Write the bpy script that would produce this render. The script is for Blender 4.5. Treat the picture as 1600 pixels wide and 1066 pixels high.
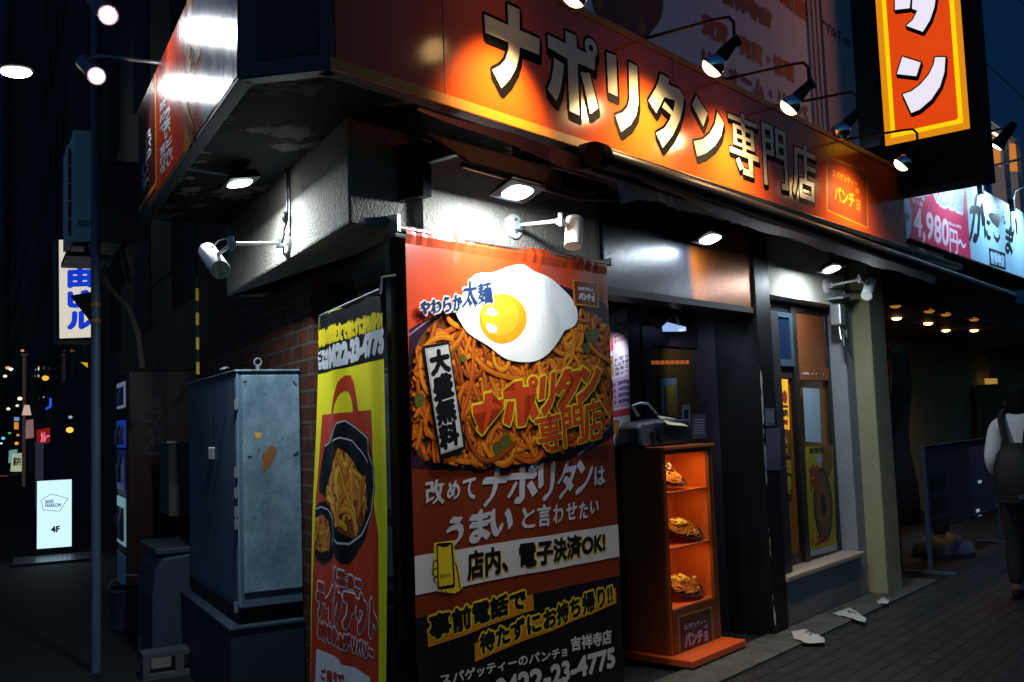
import bpy, bmesh, math, random
from mathutils import Vector, Matrix
S = bpy.context.scene
COL = S.collection
for o in list(bpy.data.objects): bpy.data.objects.remove(o)
PI = math.pi
V = Vector

# ------------------------------------------------------------------ camera
FPX = 1520.0; CH = 1.5
PT = math.atan(125/1520.0); RO = math.radians(2.06)
_F = V((0, math.cos(PT), math.sin(PT))); _r = V((1, 0, 0)); _u = V((0, -math.sin(PT), math.cos(PT)))
_X = _r*math.cos(RO) - _u*math.sin(RO); _Y = _r*math.sin(RO) + _u*math.cos(RO)
CAM = V((0, 0, CH))
cd = bpy.data.cameras.new('camera'); cam = bpy.data.objects.new('camera', cd); COL.objects.link(cam)
cd.sensor_width = 36; cd.lens = 36*FPX/1600; cd.clip_start = .05; cd.clip_end = 500
cam.matrix_world = Matrix(((_X.x, _Y.x, -_F.x, 0), (_X.y, _Y.y, -_F.y, 0), (_X.z, _Y.z, -_F.z, CH), (0, 0, 0, 1)))
S.camera = cam

# ------------------------------------------------------------------ world: deep night sky
w = bpy.data.worlds.new('World'); S.world = w; w.use_nodes = True
nt = w.node_tree; bg = nt.nodes['Background']
sky = nt.nodes.new('ShaderNodeTexSky'); sky.sky_type = 'NISHITA'; sky.sun_disc = False
sky.sun_elevation = math.radians(-0.5); sky.sun_rotation = math.radians(200)
tint = nt.nodes.new('ShaderNodeMix'); tint.data_type = 'RGBA'; tint.blend_type = 'MULTIPLY'; tint.inputs[0].default_value = 1
tint.inputs[7].default_value = (.20, .90, 2.3, 1)      # cold city night
nt.links.new(sky.outputs[0], tint.inputs[6]); nt.links.new(tint.outputs[2], bg.inputs[0]); bg.inputs[1].default_value = 0.115
S.view_settings.view_transform = 'Standard'; S.view_settings.look = 'None'
S.view_settings.exposure = 0; S.view_settings.gamma = 1
S.cycles.use_denoising = True
S.cycles.max_bounces = 6; S.cycles.sample_clamp_indirect = 4.0
S.cycles.use_light_tree = True

# ------------------------------------------------------------------ frames: the two facades of the corner
def ray(x, y): return _F*FPX + _X*(x-800) + _Y*(533-y)
def ground_px(x, y, z=0.0):
    d = ray(x, y); return CAM + d*((z-CH)/d.z)
def at(x, y, dep):                      # the point seen at a pixel, dep metres ahead
    d = ray(x, y); return CAM + d*(dep/FPX)
class Frame:
    def __init__(s, org, ux, n, fold=None):
        s.o = V(org); s.ux = V(ux).normalized(); s.n = V(n).normalized(); s.fold = fold
    def to(s, p):
        u, w_, z = p
        if s.fold: w_ += s.fold.f(u, z)
        return s.o + s.ux*u + s.n*w_ + V((0, 0, z))
    def px(s, x, y, w_=0.0):            # where on the plane at offset w_
        d = ray(x, y); o = s.o + s.n*w_
        k = (o-CAM).dot(s.n)/d.dot(s.n); p = CAM + d*k
        return ((p-s.o).dot(s.ux), p.z)
    def loc(s, p):
        q = V(p)-s.o; return (q.dot(s.ux), q.dot(s.n), p[2])
aR = math.radians(40.365); dR = V((math.sin(aR), math.cos(aR), 0)); nR = V((dR.y, -dR.x, 0))
oR = ground_px(1232, 984).dot(nR)
FR = Frame(nR*oR, dR, nR)
aL = math.radians(-28.41); dL = V((math.sin(aL), math.cos(aL), 0)); nL = V((-dL.y, dL.x, 0))
_u0, _ = FR.px(622, 700, 0); KP = FR.to((_u0, 0, 0))
FL = Frame(KP, dL, nL)
class IdF(Frame):
    def __init__(s): s.o = V((0, 0, 0)); s.ux = V((1, 0, 0)); s.n = V((0, 1, 0)); s.fold = None
    def to(s, p): return V(p)
FW = IdF()
class Fold:                             # soft vertical folds, straight between grid lines
    def __init__(s, a, b, n, amp, seed):
        rnd = random.Random(seed); s.g = [a+(b-a)*i/n for i in range(n+1)]
        ph = [rnd.uniform(0, 6.28) for _ in range(4)]; L = b-a
        s.v = [amp*(.6*math.sin(9*(x-a)/L+ph[0])+.5*math.sin(19*(x-a)/L+ph[1])+.3*math.sin(31*(x-a)/L+ph[2])) for x in s.g]
    def f(s, u, z):
        g = s.g
        if u <= g[0]: return s.v[0]
        if u >= g[-1]: return s.v[-1]
        k = (u-g[0])/(g[1]-g[0]); i = min(int(k), len(g)-2); t = k-i
        return s.v[i]*(1-t)+s.v[i+1]*t

# ------------------------------------------------------------------ materials
def lin(c):
    if isinstance(c, str):
        c = c.lstrip('#'); c = [int(c[i:i+2], 16)/255 for i in (0, 2, 4)]
        return tuple((x/12.92 if x <= .04045 else ((x+.055)/1.055)**2.4) for x in c)
    return tuple(c)
_mats = {}
def M(name, col=(.5, .5, .5), rough=.5, metal=0, var=.12, scale=6, bump=0, bscale=40, emit=None, es=0, coat=0, trans=0, stretch=(1, 1, 1), alpha=1, spec=.5, rv=.1):
    if name in _mats: return _mats[name]
    m = bpy.data.materials.new(name); m.use_nodes = True; t = m.node_tree; b = t.nodes['Principled BSDF']
    c = lin(col); N = t.nodes.new; Lk = t.links.new
    b.inputs['Metallic'].default_value = metal; b.inputs['Roughness'].default_value = rough
    b.inputs['Coat Weight'].default_value = coat; b.inputs['Coat Roughness'].default_value = .08
    b.inputs['Transmission Weight'].default_value = trans; b.inputs['Alpha'].default_value = alpha
    b.inputs['Specular IOR Level'].default_value = spec
    tc = N('ShaderNodeTexCoord'); mp = N('ShaderNodeMapping'); Lk(tc.outputs['Object'], mp.inputs[0])
    mp.inputs['Scale'].default_value = stretch
    if var > 0:
        nz = N('ShaderNodeTexNoise'); nz.inputs['Scale'].default_value = scale; nz.inputs['Detail'].default_value = 6; nz.inputs['Roughness'].default_value = .65
        Lk(mp.outputs[0], nz.inputs['Vector'])
        mx = N('ShaderNodeMix'); mx.data_type = 'RGBA'
        mx.inputs[6].default_value = (*[x*(1-var) for x in c], 1); mx.inputs[7].default_value = (*[min(1, x*(1+var)) for x in c], 1)
        Lk(nz.outputs['Fac'], mx.inputs[0]); Lk(mx.outputs[2], b.inputs['Base Color'])
        if rv:
            mr = N('ShaderNodeMapRange'); mr.inputs[3].default_value = max(.02, rough-rv); mr.inputs[4].default_value = min(1, rough+rv)
            Lk(nz.outputs['Fac'], mr.inputs[0]); Lk(mr.outputs[0], b.inputs['Roughness'])
    else: b.inputs['Base Color'].default_value = (*c, 1)
    if bump:
        n2 = N('ShaderNodeTexNoise'); n2.inputs['Scale'].default_value = bscale; n2.inputs['Detail'].default_value = 5
        Lk(mp.outputs[0], n2.inputs['Vector'])
        bp = N('ShaderNodeBump'); bp.inputs['Strength'].default_value = bump; bp.inputs['Distance'].default_value = .02
        Lk(n2.outputs['Fac'], bp.inputs['Height']); Lk(bp.outputs[0], b.inputs['Normal'])
    if emit is not None:
        b.inputs['Emission Color'].default_value = (*lin(emit), 1); b.inputs['Emission Strength'].default_value = es
    _mats[name] = m; return m
def Mbrick(name, c1, c2, mortar, bw, rh, msz=.012, rough=.8, bump=.6, offset=.5, var=.35):
    m = bpy.data.materials.new(name); m.use_nodes = True; t = m.node_tree; b = t.nodes['Principled BSDF']; N = t.nodes.new; Lk = t.links.new
    tc = N('ShaderNodeTexCoord'); br = N('ShaderNodeTexBrick'); Lk(tc.outputs['UV'], br.inputs['Vector'])
    br.inputs['Color1'].default_value = (*lin(c1), 1); br.inputs['Color2'].default_value = (*lin(c2), 1); br.inputs['Mortar'].default_value = (*lin(mortar), 1)
    br.inputs['Scale'].default_value = 1; br.inputs['Mortar Size'].default_value = msz; br.inputs['Brick Width'].default_value = bw; br.inputs['Row Height'].default_value = rh
    br.inputs['Mortar Smooth'].default_value = .3; br.offset = offset
    nz = N('ShaderNodeTexNoise'); nz.inputs['Scale'].default_value = 9; nz.inputs['Detail'].default_value = 7; Lk(tc.outputs['UV'], nz.inputs['Vector'])
    mx = N('ShaderNodeMix'); mx.data_type = 'RGBA'; mx.blend_type = 'MULTIPLY'; mx.inputs[0].default_value = var*2
    cr = N('ShaderNodeMapRange'); cr.inputs[1].default_value = .3; cr.inputs[2].default_value = .7; cr.inputs[3].default_value = .4; cr.inputs[4].default_value = 1.1
    Lk(nz.outputs['Fac'], cr.inputs[0]); Lk(br.outputs['Color'], mx.inputs[6]); Lk(cr.outputs[0], mx.inputs[7]); Lk(mx.outputs[2], b.inputs['Base Color'])
    b.inputs['Roughness'].default_value = rough; b.inputs['Specular IOR Level'].default_value = .2
    bp = N('ShaderNodeBump'); bp.inputs['Strength'].default_value = bump; bp.inputs['Distance'].default_value = .006; bp.invert = True
    Lk(br.outputs['Fac'], bp.inputs['Height']); Lk(bp.outputs[0], b.inputs['Normal'])
    return m
def Mpeel(name, c1, c2, scale=5, lo=.48, hi=.56, rough=.8, bump=.5, spec=.5, streak=0):
    m = bpy.data.materials.new(name); m.use_nodes = True; t = m.node_tree; b = t.nodes['Principled BSDF']; N = t.nodes.new; Lk = t.links.new
    tc = N('ShaderNodeTexCoord'); nz = N('ShaderNodeTexNoise'); nz.inputs['Scale'].default_value = scale; nz.inputs['Detail'].default_value = 9; nz.inputs['Roughness'].default_value = .68
    Lk(tc.outputs['Object'], nz.inputs['Vector']); mr = N('ShaderNodeMapRange'); mr.inputs[1].default_value = lo; mr.inputs[2].default_value = hi
    Lk(nz.outputs['Fac'], mr.inputs[0]); mx = N('ShaderNodeMix'); mx.data_type = 'RGBA'
    mx.inputs[6].default_value = (*lin(c1), 1); mx.inputs[7].default_value = (*lin(c2), 1); Lk(mr.outputs[0], mx.inputs[0]); Lk(mx.outputs[2], b.inputs['Base Color'])
    b.inputs['Roughness'].default_value = rough; b.inputs['Specular IOR Level'].default_value = spec
    if streak:                                          # run-down dirt and blotches
        mp = N('ShaderNodeMapping'); mp.inputs['Scale'].default_value = (5, 5, 1.6); Lk(tc.outputs['Object'], mp.inputs[0])
        n2 = N('ShaderNodeTexNoise'); n2.inputs['Scale'].default_value = 1; n2.inputs['Detail'].default_value = 8; n2.inputs['Roughness'].default_value = .7; Lk(mp.outputs[0], n2.inputs['Vector'])
        m2 = N('ShaderNodeMapRange'); m2.inputs[1].default_value = .30; m2.inputs[2].default_value = .60; m2.inputs[3].default_value = 1-streak; m2.inputs[4].default_value = 1.0; Lk(n2.outputs['Fac'], m2.inputs[0])
        n3 = N('ShaderNodeTexNoise'); n3.inputs['Scale'].default_value = 38; n3.inputs['Detail'].default_value = 4; Lk(tc.outputs['Object'], n3.inputs['Vector'])
        m3 = N('ShaderNodeMapRange'); m3.inputs[1].default_value = .28; m3.inputs[2].default_value = .40; m3.inputs[3].default_value = 1-streak; m3.inputs[4].default_value = 1.0; Lk(n3.outputs['Fac'], m3.inputs[0])
        mm = N('ShaderNodeMath'); mm.operation = 'MULTIPLY'; Lk(m2.outputs[0], mm.inputs[0]); Lk(m3.outputs[0], mm.inputs[1])
        mz = N('ShaderNodeMix'); mz.data_type = 'RGBA'; mz.blend_type = 'MULTIPLY'; mz.inputs[0].default_value = 1; Lk(mx.outputs[2], mz.inputs[6]); Lk(mm.outputs[0], mz.inputs[7]); Lk(mz.outputs[2], b.inputs['Base Color'])
    bp = N('ShaderNodeBump'); bp.inputs['Strength'].default_value = bump; bp.inputs['Distance'].default_value = .01; Lk(mr.outputs[0], bp.inputs['Height']); Lk(bp.outputs[0], b.inputs['Normal'])
    return m

# ------------------------------------------------------------------ mesh builder
LOC = {}
_raw = {}
def raw_text(s):
    if s in _raw: return _raw[s]
    c = bpy.data.curves.new('t', 'FONT'); c.body = s; c.size = 1; c.resolution_u = 3
    o = bpy.data.objects.new('t', c); COL.objects.link(o)
    dg = bpy.context.evaluated_depsgraph_get()
    me = bpy.data.meshes.new_from_object(o.evaluated_get(dg))
    vs = [v.co.copy() for v in me.vertices]; fs = [tuple(p.vertices) for p in me.polygons]
    bpy.data.objects.remove(o); bpy.data.curves.remove(c); bpy.data.meshes.remove(me)
    x0 = min(v.x for v in vs); x1 = max(v.x for v in vs); y0 = min(v.y for v in vs); y1 = max(v.y for v in vs)
    vs = [((v.x-x0)/(x1-x0), (v.y-y0)/(y1-y0)) for v in vs]
    _raw[s] = (vs, fs); return _raw[s]
EPS = 2.5e-5
class MB:
    def __init__(s, fr=FW): s.fr = fr; s.v = []; s.f = []; s.mi = []; s.k = 0
    def add(s, vs, fs, mi=0):
        n = len(s.v); s.v += [tuple(v) for v in vs]; s.f += [tuple(n+i for i in f) for f in fs]; s.mi += [mi]*len(fs)
    def box(s, u0, u1, w0, w1, z0, z1, mi=0):
        s.add([(u0, w0, z0), (u1, w0, z0), (u1, w1, z0), (u0, w1, z0), (u0, w0, z1), (u1, w0, z1), (u1, w1, z1), (u0, w1, z1)],
              [(0, 1, 2, 3), (4, 5, 6, 7), (0, 1, 5, 4), (1, 2, 6, 5), (2, 3, 7, 6), (3, 0, 4, 7)], mi)
    def quad(s, *p, mi=0): s.add(p, [tuple(range(len(p)))], mi)
    def poly(s, pts, w_, mi=0): s.add([(a, w_, b) for a, b in pts], [tuple(range(len(pts)))], mi)
    def ppoly(s, pxs, w_, mi=0): s.poly([s.fr.px(x, y, w_) for x, y in pxs], w_, mi)
    def extr(s, pts, w0, w1, mi=0):     # polygon in the plane, thickened w0..w1
        n = len(pts); s.add([(a, w0, b) for a, b in pts]+[(a, w1, b) for a, b in pts],
              [tuple(range(n)), tuple(range(n, 2*n))]+[(i, (i+1) % n, n+(i+1) % n, n+i) for i in range(n)], mi)
    def prism(s, pts, z0, z1, mi=0):    # footprint (u,w), height z0..z1
        n = len(pts); s.add([(a, b, z0) for a, b in pts]+[(a, b, z1) for a, b in pts],
              [tuple(range(n)), tuple(range(n, 2*n))]+[(i, (i+1) % n, n+(i+1) % n, n+i) for i in range(n)], mi)
    def hull8(s, a, b, mi=0):           # two quads joined
        s.add(list(a)+list(b), [(0, 1, 2, 3), (4, 5, 6, 7), (0, 1, 5, 4), (1, 2, 6, 5), (2, 3, 7, 6), (3, 0, 4, 7)], mi)
    def tube(s, pts, r, n=10, mi=0, caps=True):
        pts = [V(p) for p in pts]; rs = r if isinstance(r, (list, tuple)) else [r]*len(pts)
        rings = []; up = V((.13, .21, .97)); 
        for i, p in enumerate(pts):
            d = (pts[min(i+1, len(pts)-1)]-pts[max(i-1, 0)]).normalized()
            if i == 0:
                a = d.cross(up)
                if a.length < .05: a = d.cross(V((1, 0, 0)))
            else: a = a - d*a.dot(d)
            a.normalize(); b = d.cross(a)
            rings.append([p+(a*math.cos(2*PI*k/n)+b*math.sin(2*PI*k/n))*rs[i] for k in range(n)])
        vs = [q for r_ in rings for q in r_]; fs = []
        for i in range(len(pts)-1):
            for k in range(n): fs.append((i*n+k, i*n+(k+1) % n, (i+1)*n+(k+1) % n, (i+1)*n+k))
        if caps: fs += [tuple(range(n)), tuple((len(pts)-1)*n+k for k in range(n))]
        s.add(vs, fs, mi)
    def lathe(s, org, ax, prof, n=20, mi=0):  # prof (dist along axis, radius)
        ax = V(ax).normalized(); s.tube([V(org)+ax*h for h, r in prof], [max(r, 1e-4) for h, r in prof], n, mi)
    def ball(s, c, rx, ry, rz, n=14, m=9, mi=0):
        vs = []; fs = []
        for i in range(m+1):
            th = PI*i/m
            for k in range(n): vs.append((c[0]+rx*math.sin(th)*math.cos(2*PI*k/n), c[1]+ry*math.sin(th)*math.sin(2*PI*k/n), c[2]+rz*math.cos(th)))
        for i in range(m):
            for k in range(n): fs.append((i*n+k, i*n+(k+1) % n, (i+1)*n+(k+1) % n, (i+1)*n+k))
        s.add(vs, fs, mi)
    # flat marks with a little thickness between layers; shifts thicken strokes
    def marks(s, polys, w_, r=0.0, mi=0, extra=((0, 0),), n=8, nib=None):
        sh = [(nib[0]*k/5, nib[1]*k/5) for k in range(-5, 6)] if nib else [(0, 0)] + ([(r*math.cos(2*PI*k/n+.3), r*math.sin(2*PI*k/n+.3)) for k in range(n)] if r else [])
        i = 0
        for ex, ey in extra:
            for dx, dy in sh:
                for vs, fs in polys: s.add([(a+dx+ex, w_+i*EPS, b+dy+ey) for a, b in vs], fs, mi)
                i += 1
    def text(s, t, q, w_, r=0.0, mi=0, extra=((0, 0),), n=8, pxq=True, nib=None):  # q: tl,tr,br,bl (pixels on this plane, or (u,z))
        vs, fs = raw_text(t)
        if pxq: q = [s.fr.px(x, y, w_) for x, y in q]
        (tl, tr, br, bl) = [V(p) for p in q]
        out = []
        for a, b in vs:
            a2 = a
            p = (bl*(1-a2)+br*a2)*(1-b) + (tl*(1-a2)+tr*a2)*b
            out.append((p.x, p.y))
        s.marks([(out, fs)], w_, r, mi, extra, n, nib)
    def build(s, name, mats, parent=None, smooth=False, bevel=0, uvscale=1, auto=True, closed=True):
        bm = bmesh.new(); vv = [bm.verts.new(v) for v in s.v]
        for f, mi in zip(s.f, s.mi):
            try: fc = bm.faces.new([vv[i] for i in f]); fc.material_index = mi
            except ValueError: pass
        if s.fr.fold:
            bmesh.ops.triangulate(bm, faces=[f for f in bm.faces if len(f.verts) > 4])
            for g in s.fr.fold.g[1:-1]:
                bmesh.ops.bisect_plane(bm, geom=bm.verts[:]+bm.edges[:]+bm.faces[:], dist=1e-7, plane_co=(g, 0, 0), plane_no=(1, 0, 0))
        uvl = bm.loops.layers.uv.new('UVMap')
        bm.normal_update()
        for f in bm.faces:
            nn = f.normal; hor = abs(nn.z) > .7; side = abs(nn.x) > .7
            for l in f.loops:
                c = l.vert.co; l[uvl].uv = ((c.x, c.y) if hor else ((c.y, c.z) if side else (c.x, c.z)))
        loc = LOC.get(parent.name, V((0, 0, 0))) if parent is not None else V((0, 0, 0))
        root_loc = loc
        for v in bm.verts: v.co = s.fr.to(v.co)
        if parent is None:
            xs = [v.co for v in bm.verts]; root_loc = V((sum(c.x for c in xs)/len(xs), sum(c.y for c in xs)/len(xs), min(c.z for c in xs)))
        for v in bm.verts: v.co -= root_loc
        if closed: bmesh.ops.recalc_face_normals(bm, faces=bm.faces[:])
        me = bpy.data.meshes.new(name); bm.to_mesh(me); bm.free()
        if not isinstance(mats, (list, tuple)): mats = [mats]
        for m in mats: me.materials.append(m)
        if smooth:
            me.shade_smooth()
            if auto:
                try: me.set_sharp_from_angle(angle=math.radians(40))
                except Exception: pass
        o = bpy.data.objects.new(name, me); COL.objects.link(o)
        if parent is not None: o.parent = parent
        else: o.location = root_loc
        LOC[o.name] = root_loc
        if bevel:
            bv = o.modifiers.new('bevel', 'BEVEL'); bv.width = bevel; bv.segments = 2; bv.limit_method = 'ANGLE'; bv.angle_limit = math.radians(40)
        return o
def tag(o, label=None, cat=None, group=None, kind=None):
    if label: o['label'] = label
    if cat: o['category'] = cat
    if group: o['group'] = group
    if kind: o['kind'] = kind
    return o
def thing(name, loc, label, cat, group=None):
    o = bpy.data.objects.new(name, None); COL.objects.link(o); o.location = loc; o.empty_display_size = .1
    LOC[o.name] = V(loc); return tag(o, label, cat, group)
def copy_tree(o, delta, label=None):
    c = o.copy(); COL.objects.link(c); c.location = o.location + V(delta)
    LOC[c.name] = LOC[o.name]+V(delta)
    if label: c['label'] = label
    for ch in list(o.children):
        d = ch.copy(); COL.objects.link(d); d.parent = c
        for g in list(ch.children):
            e = g.copy(); COL.objects.link(e); e.parent = d
    return c
def lamp(name, kind, loc, aim, energy, col, parent, size=.1, spot=90, blend=.6, sy=None, spread=None):
    ld = bpy.data.lights.new(name, kind); ld.energy = energy; ld.color = col
    if kind == 'AREA':
        ld.size = size
        if sy: ld.shape = 'RECTANGLE'; ld.size_y = sy
        if spread: ld.spread = math.radians(spread)
    else: ld.shadow_soft_size = size
    if kind == 'SPOT': ld.spot_size = math.radians(spot); ld.spot_blend = blend
    o = bpy.data.objects.new(name, ld); COL.objects.link(o)
    pl = LOC[parent.name] if parent is not None else V((0, 0, 0))
    o.location = V(loc)-pl
    if aim is not None: o.rotation_euler = (V(aim)-V(loc)).to_track_quat('-Z', 'Y').to_euler()
    if parent is not None: o.parent = parent
    return o
def zc(x0, y0, s): return lambda pts: [(x0+a*s, y0+b*s) for a, b in pts]

# ================================================================== materials
m_asph = M('asphalt', (.020, .022, .026), .75, var=.35, scale=30, bump=.35, bscale=220, spec=.15)
m_pave = Mbrick('paving_blocks', (.036, .038, .042), (.026, .028, .032), (.010, .010, .011), .2, .1, .006, .55, .5)
m_tile = Mbrick('step_tiles', (.11, .12, .115), (.08, .095, .095), (.05, .05, .05), .3, .3, .006, .5, .3, offset=0)
m_plast = M('rough_plaster', (.36, .32, .27), .9, var=.4, scale=7, bump=.9, bscale=70)
m_plast2 = M('grey_plaster', (.30, .32, .34), .9, var=.22, scale=5, bump=.5, bscale=90)
m_cream = M('cream_render', (.46, .42, .25), .9, var=.15, scale=6, bump=.9, bscale=110)
m_conc = M('concrete', (.22, .23, .23), .88, var=.3, scale=6, bump=.4, bscale=60)
m_brick = Mbrick('red_brick', (.11, .026, .010), (.065, .016, .007), (.07, .065, .065), .21, .085, .009, .8, .8)
m_black = M('black_paint', (.008, .008, .011), .45, var=.4, scale=5, spec=.2)
m_blackm = M('black_metal', (.014, .014, .016), .35, metal=.3, var=.3)
m_dark = M('dark_wall', (.012, .012, .016), .7, var=.4, scale=3, spec=.12)
m_dpurp = M('dark_purple_panel', (.030, .020, .032), .5, var=.25, scale=8)
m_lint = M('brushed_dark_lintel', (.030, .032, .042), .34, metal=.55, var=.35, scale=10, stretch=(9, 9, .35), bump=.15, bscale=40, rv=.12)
m_soff = Mpeel('peeling_soffit', (.008, .009, .011), (.13, .127, .108), 2.6, .545, .575, spec=.08)
m_soff2 = M('dark_soffit', (.02, .021, .024), .7, var=.4, scale=4, bump=.3)
m_wood = M('orange_brown_board', (.26, .075, .022), .45, var=.25, scale=5, stretch=(1, 1, .3))
m_frame = M('dark_window_frame', (.028, .018, .016), .4, var=.3, scale=6)
m_bfr = M('blue_grey_frame', (.10, .22, .46), .3, metal=.5, var=.15)
m_glass = M('dark_glass', (.012, .014, .018), .06, var=.1, rv=.02, spec=.7)
m_wht = M('white_paint', (.74, .74, .72), .42, var=.05)
m_galv = M('galvanised_steel', (.42, .44, .45), .4, metal=.75, var=.2, scale=14)
m_pole = M('grey_pole', (.085, .11, .15), .5, var=.15)
m_org = M('orange_sign_film', (.80, .105, .010), .15, var=.05, scale=3, rv=.02, spec=.55)
m_dorg = M('dull_orange_film', (.42, .06, .012), .3, var=.1)
m_yel = M('yellow_trim', (.75, .27, .02), .35, var=.06)
m_blk = M('sign_black', (.004, .0035, .0035), .6, var=.1, spec=.06)
m_cream_l = M('cream_letter', (.90, .79, .58), .22, var=.03)
m_sdark = M('dim_panel', (.020, .012, .011), .28, var=.2)
m_edge = M('sign_edge_metal', (.022, .024, .028), .5, metal=.0, var=.2)
m_maroon = M('maroon_steel', (.035, .009, .010), .4, var=.25)
m_redfab = M('red_awning_cloth', (.55, .12, .09), .7, var=.15, bump=.2)
m_greyfab = M('soiled_awning_cloth', (.72, .70, .70), .8, var=.5, scale=8, stretch=(3, 3, 1), bump=.3)
_t = m_greyfab.node_tree; _tr = _t.nodes.new('ShaderNodeBsdfTranslucent'); _tr.inputs[0].default_value = (.75, .72, .72, 1); _mx = _t.nodes.new('ShaderNodeMixShader'); _mx.inputs[0].default_value = .5
_t.links.new(_t.nodes['Principled BSDF'].outputs[0], _mx.inputs[1]); _t.links.new(_tr.outputs[0], _mx.inputs[2]); _t.links.new(_mx.outputs[0], _t.nodes['Material Output'].inputs[0])
m_clear = bpy.data.materials.new('clear_glass'); m_clear.use_nodes = True; _t = m_clear.node_tree
_a = _t.nodes.new('ShaderNodeBsdfTransparent'); _g = _t.nodes.new('ShaderNodeBsdfGlossy'); _g.inputs['Roughness'].default_value = .03; _mx = _t.nodes.new('ShaderNodeMixShader')
_mx.inputs[0].default_value = .05; _t.links.new(_a.outputs[0], _mx.inputs[1]); _t.links.new(_g.outputs[0], _mx.inputs[2]); _t.links.new(_mx.outputs[0], _t.nodes['Material Output'].inputs[0])
m_film = M('torn_clear_film', (.55, .60, .64), .3, var=.3, scale=14, bump=.5, alpha=.55)
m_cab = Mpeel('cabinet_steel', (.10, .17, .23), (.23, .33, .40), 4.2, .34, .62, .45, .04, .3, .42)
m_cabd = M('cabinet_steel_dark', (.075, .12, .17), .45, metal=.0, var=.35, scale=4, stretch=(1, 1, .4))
m_lens = M('led_lens', (.9, .9, .9), .3, var=0, emit=(.86, .95, 1), es=22)
m_spotl = M('spot_lens', (.9, .9, .9), .3, var=0, emit=(.9, .94, 1), es=25)
m_bulb = M('lit_bulb_face', (.9, .8, .6), .3, var=0, emit=(1, .62, .25), es=7)
m_mirror = M('silvered_glass', (.8, .8, .8), .08, metal=1, var=.05, rv=.02)
m_cloth = lambda n, c, r=.38, **k: M(n, c, r, var=.06, scale=4, bump=.10, bscale=5, rv=.05, **k)

# ================================================================== ground
b = MB(FW); b.quad((-90, -40, 0), (90, -40, 0), (90, 120, 0), (-90, 120, 0)); tag(b.build('ground', m_asph, closed=False), kind='structure')
b = MB(FR); b.quad((-3, .28, .004), (30, .28, .004), (30, 4.6, .004), (-3, 4.6, .004)); tag(b.build('pavement', m_pave, closed=False), kind='structure')
b = MB(FR); b.box(3.2, 8.75, -.02, .28, -.02, .022); tag(b.build('tiled_step', m_tile, bevel=.004), kind='structure')

# ================================================================== corner building
SOF = 2.775; TOP = 3.43; BOT = 2.742
BASE = V((KP.x, KP.y, 0))
bld = thing('corner_shop_building', BASE, 'dark corner restaurant building with rough plaster beam over brick pier and shopfront', 'building')
def L2(t, w_): return FR.loc(FL.to((t, w_, 0)))[:2]     # facade L coordinates expressed on facade R
CORN = (2.576, 0.0)
fp = [(4.36, 0), CORN, L2(2.25, .22), L2(2.25, -.15), L2(.0, -.15), (2.9, -.18), (4.36, -.18)]
b = MB(FR); b.prism(fp, 2.335, SOF+.2); b.build('plaster_beam', m_plast, bld, bevel=.012)
# soffit below the sign box
b = MB(FR); b.prism([(9.0, .44), (2.13, .44), L2(-.44, .73), L2(2.2, .73), L2(2.2, -.1), (2.9, -.12), (9.0, -.12)], SOF, SOF+.05); b.build('soffit', m_soff, bld)
b = MB(FL); b.box(1.2, 4.4, -.4, 0, 0, 2.335); b.build('brick_pier', m_brick, bld)
b = MB(FL); b.box(2.2, 4.4, -.4, -.005, 2.335, 6.5); b.build('side_wall', m_dark, bld)
b = MB(FL); b.box(.22, 1.2, -.30, -.16, 0, 2.335); b.build('side_window_wall', m_dark, bld)
b = MB(FL)
for a in ((.10, .17, 0, 2.33), (1.13, 1.2, 0, 2.33), (.17, 1.13, 2.25, 2.33), (.17, 1.13, 1.05, 1.1)): b.box(a[0], a[1], -.15, -.06, a[2], a[3])
sw = b.build('window', m_frame, bld, bevel=.004)
b = MB(FL); b.box(.17, 1.13, -.15, -.12, .02, 2.25); b.build('pane', m_glass, sw)
b = MB(FR); b.prism([(2.98, 0.0), (2.83, 0.0), (2.80, -.012), L2(.02, 0), L2(.10, 0), L2(.12, -.06), (2.98, -.10)], 0, 2.33); b.build('corner_post', m_black, bld, bevel=.008)
b = MB(FR); b.box(2.98, 4.36, -.2, -.03, 0, 2.335); b.build('front_wall', m_dark, bld)
# lintel over the doorway
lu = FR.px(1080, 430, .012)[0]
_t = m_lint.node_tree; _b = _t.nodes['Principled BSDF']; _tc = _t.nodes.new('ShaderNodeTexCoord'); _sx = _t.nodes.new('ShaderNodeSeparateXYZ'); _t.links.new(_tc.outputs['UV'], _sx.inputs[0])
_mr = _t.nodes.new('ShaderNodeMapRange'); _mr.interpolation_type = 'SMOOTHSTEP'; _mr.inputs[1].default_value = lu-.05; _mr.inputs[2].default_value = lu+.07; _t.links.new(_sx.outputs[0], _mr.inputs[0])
_mx = _t.nodes.new('ShaderNodeMix'); _mx.data_type = 'RGBA'; _t.links.new(_mr.outputs[0], _mx.inputs[0]); _t.links.new(_b.inputs['Base Color'].links[0].from_socket, _mx.inputs[6]); _mx.inputs[7].default_value = (.34, .085, .010, 1); _t.links.new(_mx.outputs[2], _b.inputs['Base Color'])  # orange reflection painted into the sheet's colour towards the right end
b = MB(FR); b.box(4.365, 6.17, -.14, .012, 2.215, SOF); b.build('lintel', m_lint, bld, bevel=.002)['label'] = 'grey lintel sheet with a painted orange reflection on its right half'
b = MB(FR); b.box(4.30, 6.17, -.16, .02, 2.175, 2.213); b.build('lintel_edge', m_black, bld)
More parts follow.
